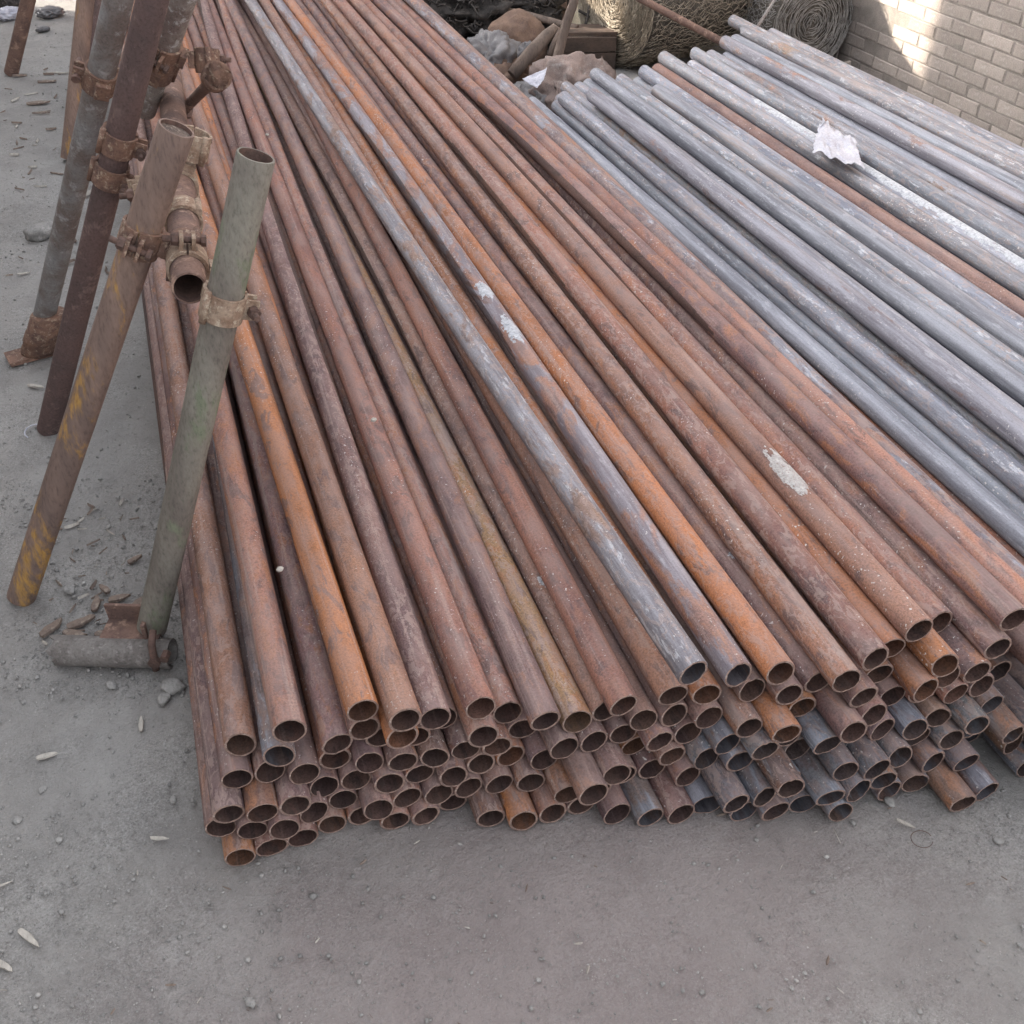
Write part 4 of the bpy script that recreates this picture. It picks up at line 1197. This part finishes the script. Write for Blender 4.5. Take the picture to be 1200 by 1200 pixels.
# ------------------------------------------------------------------ rolls of wire mesh and scrap behind the pipes
def wire_roll(center, axis, rad, ln, label, matw, face_dense, seed, squash=0.9):
    """roll of netting: packed core, spiral wire ends on both faces, zigzag wires on the flank"""
    random.seed(seed)
    c = Vector(center); ax = Vector(axis).normalized()
    e = Vector((0, 0, 1)); e = (e - ax * e.dot(ax)).normalized(); u = ax.cross(e)

    def pt(a, r, t): return c + ax * t + (u * math.cos(a) + e * math.sin(a) * squash) * r
    root = empty('wire_mesh_roll', (c.x, c.y, 0))
    tag(root, label, 'wire roll')
    mb = MB()
    mb.loft([[pt(2 * math.pi * j / 40, rad * .95, t) for j in range(40)] for t in (-ln / 2, ln / 2)], True, True, (True, True))
    mb.build('packed_core', M['core'], root)
    w = MB()
    for side in (-1, 1):
        turns = int(rad / 0.0085)
        for k in range(turns):
            r0 = rad * (0.06 + 0.93 * k / turns)
            na = max(8, int(r0 * 210)); pts = []
            ph = random.uniform(0, 6)
            for j in range(na + 1):
                a = 2 * math.pi * j / na
                pts.append(pt(a + .02 * random.uniform(-1, 1), r0 + .0085 * j / na + random.uniform(-.004, .004) + .004 * math.sin(3 * a + ph), side * (ln / 2 + .003 + random.uniform(0, .012))))
            w.tube(pts, .0016, 4, False)
        for k in range(face_dense):
            a = random.uniform(0, 6.28); r0 = rad * math.sqrt(random.uniform(.01, .98)); pts = []
            for j in range(4):
                pts.append(pt(a + j * .045 / max(r0, .05), r0 + random.uniform(-.008, .008), side * (ln / 2 + random.uniform(.002, .024))))
            w.tube(pts, .0014, 3, False)
    w.build('wire_ends', matw, root)['kind'] = 'stuff'
    w = MB()
    for layer in range(3):
        nst = int(2 * math.pi * rad / .024)
        for k in range(nst):
            pts = []; n = int(ln / .018)
            for j in range(n + 1):
                a = 2 * math.pi * (k + (.45 if j % 2 else -.05) + layer * .4) / nst + random.uniform(-.05, .05)
                pts.append(pt(a, rad * (.965 + .03 * layer) + random.uniform(0, .014) + (.004 if j % 2 else 0), -ln / 2 + ln * (j + random.uniform(-.3, .3)) / n))
            w.tube(pts, .0013, 3, False)
    w.build('netting', matw, root)['kind'] = 'stuff'
    return root


r1c = aty(800, 18, 4.15)
wire_roll((2.20, 4.42, .27), (1, .20, 0), .285, .50, 'roll of sunlit tan wire mesh lying behind the galvanized pipes', M['wire'], 900, 3)
wire_roll((2.69, 4.22, .195), (-.05, 1, 0), .195, .42, 'roll of grey wire mesh with spiral end beside the brick wall', M['wiregrey'], 120, 4, 1.0)


def bar(name, A, B, r, mat, label, cat, n=12, kinks=0.0, taper=1.0, box=None):
    A, B = Vector(A), Vector(B); mb = MB()
    N = 12; pts, rd = [], []
    for k in range(N + 1):
        t = k / N; j = Vector((noise.noise((t * 3, 1, r * 90)), noise.noise((t * 3, 5, r * 90)), noise.noise((t * 3, 9, r * 90)))) * kinks
        pts.append(lerp(A, B, t) + j); rd.append(r * (1 + (taper - 1) * t) * (1 + .06 * noise.noise((t * 9, 2, r * 70))))
    mb.tube(pts, rd, n)
    o = mb.build(name, mat, loc=A)
    return tag(o, label, cat)


def board(name, c, ax, half, mat, label, cat):
    bm = MB(); bm.box(c, ax, half, 0, min(half) * .12)
    o = bm.build(name, mat, loc=c)
    b = o.modifiers.new('edge', 'BEVEL'); b.width = min(half) * .25; b.segments = 1
    return tag(o, label, cat)


def lump(name, c, size, mat, label, cat, amp=.35, freq=2.2, seed=0.0, rz=0.0, ridged=True, kind=None, sub=5):
    bm = bmesh.new(); bmesh.ops.create_icosphere(bm, subdivisions=sub, radius=1.0)
    for v in bm.verts:
        p = v.co.copy(); n1 = noise.noise(p * freq + Vector((seed, seed * 1.7, 3)))
        n2 = noise.noise(p * freq * 2.6 + Vector((seed, 7, seed))); n3 = noise.noise(p * freq * 6 + Vector((2, seed, 5)))
        d = (-(abs(n1) * 1.3 + abs(n2) * .7 + abs(n3) * .28) + .35) if ridged else (n1 + .5 * n2 + .25 * n3)
        q = p * (1 + amp * d)
        v.co = (q.x * size[0], q.y * size[1], q.z * size[2])
    for f in bm.faces: f.smooth = True
    me = bpy.data.meshes.new(name); bm.to_mesh(me); bm.free(); me.materials.append(mat)
    o = bpy.data.objects.new(name, me); col.objects.link(o); o.location = c; o.rotation_euler = (0, 0, rz)
    return tag(o, label, cat, kind=kind)


def sheet(name, corners, mat, label, cat, fold=.02, seed=0.0, n=34, thick=.0012, rag=0.0):
    """creased film or cloth between four corner points, with real thickness"""
    a, b, c, d = [Vector(k) for k in corners]; mb = MB()
    nrm = (b - a).cross(d - a).normalized()
    g = {}
    for i in range(n + 1):
        for j in range(n + 1):
            s, t = i / n, j / n
            s2 = s + rag * noise.noise((t * 5, seed, 1)) * (1 if s in (0, 1) else .5); t2 = t + rag * noise.noise((s * 5, seed, 4))
            p = lerp(lerp(a, b, s2), lerp(d, c, s2), t2)
            h = abs(noise.noise((s * 3, t * 3, seed))) * 1.4 + abs(noise.noise((s * 7, t * 7, seed + 3))) * .6 + abs(noise.noise((s * 15, t * 15, seed))) * .25
            g[i, j] = len(mb.v); mb.v.append(tuple(p + nrm * (fold * h)))
    for i in range(n):
        for j in range(n): mb.face((g[i, j], g[i + 1, j], g[i + 1, j + 1], g[i, j + 1]), True)
    o = mb.build(name, mat, loc=lerp(a, c, .5))
    m = o.modifiers.new('thickness', 'SOLIDIFY'); m.thickness = thick
    return tag(o, label, cat)


UPZ = Vector((0, 0, 1))
bar('steel_bar', aty(742, -6, 4.05), aty(876, 65, 3.70), .0145, M['post_brown'], 'dusty brown steel bar lying across the tan wire roll', 'bar')
board('steel_strip', lerp(aty(915, -12, 4.0), aty(876, 50, 3.78), .5), ((aty(915, -12, 4.0) - aty(876, 50, 3.78)).normalized(), Vector((.3, -.6, .74)).normalized(), (aty(915, -12, 4.0) - aty(876, 50, 3.78)).normalized().cross(Vector((.3, -.6, .74))).normalized()),
      ((aty(915, -12, 4.0) - aty(876, 50, 3.78)).length / 2, .012, .004), M['post_grey'], 'flat grey steel strip standing between the two wire rolls', 'steel strip')
# cream board in the sun, dark rods before it, brown crate below
cb = aty(712, 10, 4.75)
nC = Vector((-.74, -.38, .55)).normalized(); uC = nC.cross(UPZ).normalized()
board('cream_board', cb + Vector((.02, .02, .0)), (uC, nC.cross(uC).normalized(), nC), (.20, .24, .008), M['cream'], 'cream board leaning in the sun beside the tan wire roll', 'board')
for k, (pa, pb, lab) in enumerate((((678, 12), (735, 42), 'dark thin rod crossing in front of the cream board'), ((693, -6), (686, 30), 'left of two thin rods hanging before the cream board'), ((706, -6), (698, 40), 'right of two thin rods hanging before the cream board'))):
    bar('thin_rod', aty(*pa, 4.55), aty(*pb, 4.52), .006, M['black'], lab, 'rod', 8, .004)
cr = empty('wooden_crate', aty(700, 62, 4.25) - Vector((0, 0, .1)))
tag(cr, 'dark brown wooden crate below the cream board', 'crate')
cx = aty(690, 66, 4.34)
ca, ce = Vector((.95, -.3, 0)).normalized(), Vector((.3, .95, 0)).normalized()
for k in range(3):
    mb = MB(); mb.box(cx + UPZ * (-.075 + .062 * k), (ca, ce, UPZ), (.115, .010, .029), 0, .002); mb.build('side_board', M['plank'], cr)
mb = MB(); mb.box(cx + UPZ * .087 + ce * .08, (ca, ce, UPZ), (.12, .07, .007), 0, .002); mb.build('top_board', M['plank'], cr)
for s in (-1, 1):
    mb = MB(); mb.box(cx + ca * (.106 * s) + ce * .09 + UPZ * -.01, (ca, ce, UPZ), (.009, .08, .088), 0, .002); mb.build('end_board', M['plank'], cr)
# sticks
bar('weathered_stake', at(640, 112, .02), aty(676, -14, 4.05), .021, M['wood'], 'weathered wooden stake leaning before the scrap', 'stake', 9, .012, .85)
bar('brown_pole', aty(575, 6, 4.75), aty(676, 34, 4.45), .016, M['wood'], 'brown pole lying level behind the weathered stake', 'pole', 9, .006)
mb = MB(); pts = [aty(600, 88, 4.1), aty(622, 62, 4.12), aty(640, 43, 4.14), aty(650, 34, 4.16), aty(657, 38, 4.14), aty(650, 52, 4.1), aty(644, 66, 4.08)]
mb.tube(pts, [.026, .028, .026, .022, .018, .016, .014], 10)
tag(mb.build('bent_hose', M['wood'], loc=pts[0]), 'bent dusty hose folded over left of the weathered stake', 'hose')
mk = empty('marked_board', aty(622, 6, 4.95))
tag(mk, 'brown board with a dark upright mark behind the pole', 'board')
mx_ = (Vector((.95, -.3, .1)).normalized(), Vector((.1, .5, .86)).normalized(), Vector((.3, .8, -.5)).normalized())
mb = MB(); mb.box(mk.location, mx_, (.17, .10, .009), 0, .002); mb.build('panel', M['orange_board'], mk)
mb = MB(); mb.box(mk.location - mx_[2] * .012 + mx_[0] * .01, mx_, (.010, .045, .004), 0, .001); mb.build('painted_mark', M['bolt'], mk)
lump('clay_pot', aty(606, 42, 4.55) - UPZ * .03, (.14, .12, .13), M['orange_board'], 'rounded orange-brown pot lying under the brown pole', 'pot', .10, 1.6, 2., 0, False)
lump('dusty_sack', aty(668, 92, 3.95) - UPZ * .05, (.20, .17, .14), M['sack'], 'full pinkish brown sack under the crumpled cloth behind the grey pipes', 'sack', .42, 1.3, 4.4, .3)
lump('grey_sack', aty(632, 104, 3.95) - UPZ * .08, (.14, .14, .12), M['greyfilm'], 'grey plastic sack at the foot of the weathered stake', 'sack', .5, 1.7, 8.1, .8)
lump('dark_bundle', aty(697, 118, 3.72) - UPZ * .07, (.10, .09, .08), M['black'], 'dark rag bundle by the ends of the first galvanized pipes', 'rags', .6, 2.8, 1.7, .2)
lump('grey_bag', aty(575, 58, 4.35) - UPZ * .06, (.15, .13, .13), M['greyfilm'], 'grey dusty bag beside the black netting heap', 'bag', .45, 1.6, 12.3, .5)
lump('brown_bag', aty(600, 76, 4.25) - UPZ * .09, (.16, .13, .12), M['orange_board'], 'brown bag under the bent hose', 'bag', .45, 1.7, 15.3, .5)
sheet('silver_sheet', (aty(612, 92, 3.80), aty(641, 79, 3.80), aty(637, 93, 3.74), aty(629, 103, 3.72)), M['whitefilm'], 'small shiny white sheet beside the top rusty pipe', 'sheet', .008, 2., 16)
sheet('plastic_film', (aty(606, 50, 4.2), aty(628, 44, 4.2), aty(632, 62, 4.15), aty(606, 66, 4.12)), M['greyfilm'], 'pale grey plastic film under the brown pole', 'plastic film', .03, 5., 22)
sheet('crumpled_cloth', (aty(648, 82, 3.92), aty(706, 60, 3.98), aty(722, 106, 3.70), aty(652, 116, 3.66)), M['sack'], 'crumpled pinkish cloth thrown over the sack near the stake', 'cloth', .075, 3.1, 44, .002, .08)
# heap of black netting
hp = aty(545, 22, 5.0)
nr = empty('netting_heap', (hp.x, hp.y, 0))
tag(nr, 'heap of tangled black netting beyond the top rusty pipe', 'netting heap')
hl = lump('netting_mass', (0, 0, 0), (.42, .5, .30), M['black'], None, None, .6, 3.2, 6.6)
hl.parent = nr; hl.location = (.06, .12, .10)
random.seed(9); w = MB()
for k in range(420):
    a = random.uniform(0, 6.28); h = random.uniform(.1, 1.0); rr_ = math.sqrt(max(0, 1 - h * h * .8))
    p = Vector((nr.location.x + .06 + .42 * rr_ * math.cos(a), nr.location.y + .12 + .5 * rr_ * math.sin(a), .10 + .27 * h)); pts = []
    t = random.uniform(0, 6.28); r0 = random.uniform(.012, .035)
    for j in range(7):
        pts.append(p + Vector((math.cos(t + j * .8) * r0, math.sin(t + j * .8) * r0 * .8, random.uniform(-.012, .014) + .01 * math.sin(j))))
    w.tube(pts, .0042, 4, False)
w.build('loose_strands', M['black'], nr)['kind'] = 'stuff'
lump('dark_scrap_heap', (1.05, 6.2, .05), (.9, .5, .32), M['black'], 'dark scrap heap beyond the far ends of the rusty pipes', 'scrap heap', .5, 3., 3.3)
lump('dark_scrap_heap', (2.2, 5.9, .1), (.7, .5, .5), M['black'], 'dark scrap heap far behind the cream board', 'scrap heap', .5, 3., 5.3)

# rubble at the foot of the wall
random.seed(14)
for k, (px, py, z, s, lab) in enumerate(((1030, 52, .05, .07, 'broken brick lying in the sun under the spiral roll'), (1042, 74, .03, .055, 'small broken brick by the hole in the wall'), (1020, 62, .03, .06, 'pale chunk of brick next to the grey wire roll'),
                                         (1052, 62, .03, .05, 'tilted brick fragment at the broken wall edge'), (1062, 72, .025, .04, 'brick fragment resting against the broken wall'), (1056, 84, .02, .045, 'sunlit brick crumb at the foot of the wall'))):
    bm_ = MB(); a = random.uniform(0, 3); t = random.uniform(-.5, .5)
    mm = Matrix.Rotation(a, 3, 'Z') @ Matrix.Rotation(t, 3, 'X')
    p_ = at(px, py, z); p_.x = min(p_.x, 2.80)
    bm_.box(p_, (mm.col[0], mm.col[1], mm.col[2]), (s, s * .55, s * .42), 0, s * .12)
    o = bm_.build('broken_brick', M['brick'], loc=p_); tag(o, lab, 'brick piece', 'broken bricks at the wall foot')
    m_ = o.modifiers.new('edge', 'BEVEL'); m_.width = .006; m_.segments = 1

# torn white film lying on the galvanized pipes
def pipe_top(x, y):
    z = .30
    for lst in GPTS.values():
        for Pq in lst:
            p = Pq(y); dx = abs(p[0] - x)
            if dx < R_PIPE: z = max(z, p[2] + math.sqrt(R_PIPE ** 2 - dx * dx))
    return z


mb = MB(); cs = [at(966, 126, .35), at(1006, 144, .35), at(1018, 178, .35), at(956, 158, .35)]; NF = 44; gz = np.zeros((NF + 1, NF + 1)); gp = {}
for i in range(NF + 1):
    for j in range(NF + 1):
        s, t = i / NF, j / NF
        s2 = s + .13 * noise.noise((t * 4, 2.2, 1)) + .05 * noise.noise((t * 13, 5, 1)); t2 = t + .13 * noise.noise((s * 4, 6.1, 4)) + .05 * noise.noise((s * 12, 1, 4))
        p = lerp(lerp(cs[0], cs[1], s2), lerp(cs[3], cs[2], s2), t2); gp[i, j] = p; gz[i, j] = pipe_top(p.x, p.y)
for _ in range(14):      # the film spans the gaps between the pipes
    sm_ = gz.copy(); sm_[1:-1, 1:-1] = (gz[:-2, 1:-1] + gz[2:, 1:-1] + gz[1:-1, :-2] + gz[1:-1, 2:]) / 4; gz = np.maximum(gz, sm_)
for i in range(NF + 1):
    for j in range(NF + 1):
        s, t = i / NF, j / NF; p = gp[i, j]
        lift = .012 * abs(noise.noise((s * 3, t * 3, 8))) + .006 * abs(noise.noise((s * 8, t * 8, 2))) + .03 * max(0, .25 - s) * max(0, .4 - t) * 8 * (.6 + noise.noise((s * 9, t * 9, 4)))
        mb.v.append((p.x, p.y, gz[i, j] + .002 + lift))
for i in range(NF):
    for j in range(NF): mb.face((i * (NF + 1) + j, (i + 1) * (NF + 1) + j, (i + 1) * (NF + 1) + j + 1, i * (NF + 1) + j + 1), True)
o = mb.build('torn_plastic_film', M['film'], loc=cs[0])
m_ = o.modifiers.new('thickness', 'SOLIDIFY'); m_.thickness = .0006
tag(o, 'torn white plastic film lying on the galvanized pipes', 'plastic film')

# ------------------------------------------------------------------ litter on the ground
def shard(name, px, py, ang, L, W, T, mat, label, cat, seed, group=None, tip=.25):
    """flat splinter: outline tapering to one end, ragged, lying on the ground"""
    random.seed(seed); c = at(px, py, T * .5 + .001); mb = MB()
    d = Vector((math.cos(ang), math.sin(ang), random.uniform(-.04, .04))); s = Vector((-d.y, d.x, 0))
    rings = []
    prof = [(-.5, random.uniform(.2, .5)), (-.42, random.uniform(.7, .9)), (-.1, 1.0), (.15, random.uniform(.7, .95)), (.36, random.uniform(.35, .6)), (.5, random.uniform(.04, .15))]
    for t, wk in prof:
        wv = W * wk; off = random.uniform(-.08, .08) * W
        q = c + d * (t * L) + s * off
        rings.append([q - s * wv * .5 - UPZ * T * .4, q - s * wv * .46 + UPZ * T * random.uniform(.2, .5), q + s * wv * .40 + UPZ * T * random.uniform(.1, .45), q + s * wv * .5 - UPZ * T * .4])
    mb.loft(rings, True, False, (True, True))
    return tag(mb.build(name, mat, loc=c), label, cat, group)


shard('wood_chip', 34, 1099, -.95, .042, .010, .0035, M['chip'], 'bleached pointed wood chip at the lower left', 'wood chip', 1)
shard('wood_chip', 4, 1131, -.8, .034, .010, .0035, M['chip'], 'wood chip cut by the left picture edge', 'wood chip', 2)
shard('wood_chip', 165, 848, 1.5, .032, .008, .004, M['chip'], 'small upright-pointing white chip left of the heap', 'wood chip', 3)
shard('wood_chip', 187, 982, -.4, .028, .007, .003, M['chip'], 'thin pale splinter left of the bottom pipes', 'wood chip', 4)
shard('wood_chip', 55, 885, .0, .032, .010, .005, M['chip'], 'pale forked splinter on bare ground at the left', 'wood chip', 5)
shard('wood_chip', 2, 1037, .1, .03, .004, .002, M['chip'], 'thin white straw at the left picture edge', 'straw', 6)
shard('wood_chip', 42, 452, -.6, .045, .012, .005, M['chip'], 'white chip in front of the rusty post socket', 'wood chip', 7)
shard('wood_chip', 68, 203, -.6, .06, .010, .005, M['leaf'], 'light twig left of the ochre post foot', 'twig', 8)
shard('wood_chip', 70, 85, -.35, .12, .014, .006, M['chip'], 'long pale twig right of the corner post', 'twig', 9)
shard('wood_chip', 48, 132, -.3, .07, .012, .006, M['leaf'], 'brownish splinter left of the ochre post', 'splinter', 10)
shard('wood_chip', 28, 320, .0, .035, .010, .004, M['chip'], 'little pale stick left of the grey tube', 'splinter', 12)
shard('wood_chip', 1062, 965, -.9, .028, .006, .003, M['chip'], 'pale splinter on the ground below the right pipe ends', 'splinter', 13)
lg = 'dry leaves between the posts'
LEAFAT = ['curled on the middle of the base tube', 'leaning on the base tube before the bracket', 'behind the angle bracket of the base tube', 'standing alone behind the base tube', 'behind the base tube, nearest to the greenish post foot but one',
          'at the torn left end of the base tube', 'touching the foot of the greenish post', 'left of the torn end of the base tube', 'farthest behind the base tube, beside a round stone', 'between base tube and yellow-streaked post foot',
          'highest up along the left side of the heap', 'on bare ground left of the ochre post', 'beside the long pale twig near the corner post']
for k, (px, py, a, L) in enumerate(((95, 728, .3, .05), (128, 742, -.2, .05), (150, 722, .9, .045), (112, 707, 1.4, .04), (140, 700, .1, .04), (88, 742, -.5, .045), (165, 705, .6, .045), (75, 755, .2, .05), (122, 690, 2.2, .03), (60, 735, .8, .05), (158, 655, .4, .03), (45, 120, .1, .09), (55, 95, -.3, .08))):
    shard('dry_leaf', px, py, a, L, L * .42, .007, M['leaf'], 'dry leaf %s' % LEAFAT[k], 'leaf', 40 + k, lg)


def stone(px, py, s, label, seed, mat='pebble', group=None):
    random.seed(seed)
    p = at(px, py, s * .35)
    return lump('stone', p, (s, s * random.uniform(.65, .9), s * random.uniform(.45, .6)), M[mat], label, 'stone', .35, 1.3, seed * 1.3, random.uniform(0, 3), False, sub=3)


stone(293, 1175, .0085, 'small grey stone near the bottom edge', 1)
stone(20, 961, .007, 'grey pebble near the left edge', 2)
stone(50, 925, .007, 'dark pebble on the bare ground left of the heap', 3)
stone(192, 818, .014, 'flat grey stone beside the base tube, partly under the heap', 4)
stone(202, 803, .020, 'larger flat stone against the left side of the heap', 5)
stone(203, 937, .006, 'pale pebble left of the leftmost pipe', 6)
stone(82, 690, .013, 'round stone between the feet of the two nearest posts', 7)
stone(48, 272, .045, 'flat clod of earth left of the grey tube', 8)
stone(36, 395, .012, 'dark stone left of the rusty socket', 9)
stone(1043, 940, .009, 'dark stone in front of the right pipe ends', 10)
stone(1170, 985, .007, 'pebble at the right below the pipe ends', 11)
stone(130, 802, .010, 'pebble in front of the base tube', 12)
for px, py, s, lab in ((58, 14, .07, 'bluish crumpled plastic scrap at the upper left'), (8, 16, .08, 'white crumpled plastic scrap in the top left corner'), (50, 34, .035, 'small pale plastic scrap at the upper left')):
    lump('plastic_scrap', at(px, py, s * .3), (s, s * .8, s * .38), M['whitefilm' if px < 20 else 'greyfilm'], lab, 'plastic scrap', .5, 2.2, px * .37, .4, True, sub=4)
lump('dark_lump', at(12, 3, .03), (.06, .06, .06), M['black'], 'dark lump in the top left corner behind the white plastic', 'lump', .4, 2., 2.2)
# bits of wire
mb = MB(); c0 = at(48, 505, .006); mb.tube([c0 + Vector((.022 * math.cos(a * .5) * 1.0 - .012, .030 * math.sin(a * .5), .002 * a * .2)) for a in range(2, 9)], .0016, 6)
tag(mb.build('bent_wire', M['whitefilm'], loc=c0), 'bent white wire at the foot of the dark brown tube', 'wire')
mb = MB(); c0 = at(1080, 984, .002); mb.tube([c0 + Vector((.016 * math.cos(a * .33), .014 * math.sin(a * .33), .0015)) for a in range(0, 18)], .0006, 5)
tag(mb.build('wire_ring', M['bolt'], loc=c0), 'thin dark wire ring on the ground at the lower right', 'wire')
mb = MB(); c0 = at(985, 988, .002); mb.tube([c0, c0 + Vector((.003, .022, .001))], .0007, 5)
tag(mb.build('straw', M['chip'], loc=c0), 'thin pale straw before the pipe ends at right', 'straw')
# crumbs lying on the pipes
random.seed(77)
for px, py, lab in ((438, 492, 'tiny pale snail-like crumb on a top pipe at centre left'), (328, 667, 'tiny white crumb between two left top pipes'), (313, 158, 'pale shell crumb lying on the pipes right of the greenish tube')):
    lump('crumb', at(px, py, .275), (.006, .005, .004), M['chip'], lab, 'crumb', .3, 2., px * .1, .3, True, sub=3)


# loose grit and gravel, more of it between the posts
def gravel():
    random.seed(3); rnd = random.Random(8)
    bm = bmesh.new(); bmesh.ops.create_icosphere(bm, subdivisions=1, radius=1.0)
    bv = np.array([v.co[:] for v in bm.verts]); bf = np.array([[v.index for v in f.verts] for f in bm.faces]); bm.free()
    V, Fc = [], []; n = 0
    rs = np.random.default_rng(4)
    for k in range(30000):
        m = rnd.random()
        if m < .45: px, py = rnd.uniform(-40, 330), rnd.uniform(0, 1240)
        elif m < .60: px, py = rnd.uniform(0, 230), rnd.uniform(560, 820)
        else: px, py = rnd.uniform(-40, 1240), rnd.uniform(900, 1240)
        p = at(px, py, 0)
        if p.x > -.135 and p.y > .98 - .2 * p.x: continue
        far = 1 + .25 * max(0, p.y - 1)
        s = min(rnd.paretovariate(2.7) * .00055 * far, .0042)
        if px < 230 and py < 830: s *= 1.25
        if rnd.random() < .25 and abs(p.y - (.9 - .25 * p.x)) < .12: s *= 1.4
        q = bv * (1 + rs.uniform(-.3, .3, bv.shape)) * (np.array([1, rnd.uniform(.6, 1), rnd.uniform(.4, .8)]) * s)
        a = rnd.uniform(0, 6.28); ca_, sa_ = math.cos(a), math.sin(a)
        q = np.stack([q[:, 0] * ca_ - q[:, 1] * sa_ + p.x, q[:, 0] * sa_ + q[:, 1] * ca_ + p.y, q[:, 2] + s * .15 - .001], 1)
        V.append(q); Fc.append(bf + n); n += len(bv)
    me = bpy.data.meshes.new('gravel'); V = np.concatenate(V); Fc = np.concatenate(Fc)
    me.vertices.add(len(V)); me.vertices.foreach_set('co', V.ravel())
    me.loops.add(Fc.size); me.loops.foreach_set('vertex_index', Fc.ravel().astype(np.int32))
    me.polygons.add(len(Fc)); me.polygons.foreach_set('loop_start', np.arange(0, Fc.size, 3))
    me.update(calc_edges=True); me.materials.append(M['pebble'])
    o = bpy.data.objects.new('gravel', me); col.objects.link(o)
    tag(o, 'loose grey grit and gravel on the dirt ground', 'gravel', kind='stuff')


gravel()


def litter():
    random.seed(19); mb = MB()
    for k in range(190):
        if k < 80: px, py = random.uniform(0, 130), random.uniform(70, 340)
        elif k < 150: px, py = random.uniform(40, 190), random.uniform(560, 770)
        else: px, py = random.uniform(0, 1200), random.uniform(940, 1200)
        p = at(px, py, .002)
        if p.x > -.2 and p.y > 1.0: continue
        L = random.uniform(.006, .028) * (1 + .3 * max(0, p.y - 1.5)) * (.5 if k >= 150 else 1); a = random.uniform(0, 3.14)
        d = Vector((math.cos(a), math.sin(a), random.uniform(-.1, .1))); s_ = Vector((-d.y, d.x, 0)); W = L * random.uniform(.08, .4)
        mb.loft([[p + d * (t * L) - s_ * W * w_, p + d * (t * L) + UPZ * W * .5, p + d * (t * L) + s_ * W * w_, p + d * (t * L) - UPZ * .002] for t, w_ in ((-.5, .3), (-.2, .5), (.2, .42), (.5, .15))], True, False, (True, True), mi=random.choice([0, 0, 1]))
    o = mb.build('litter', [M['leaf'], M['chip']])
    tag(o, 'scattered twigs, chips and leaf crumbs on the dirt', 'litter', kind='stuff')


litter()
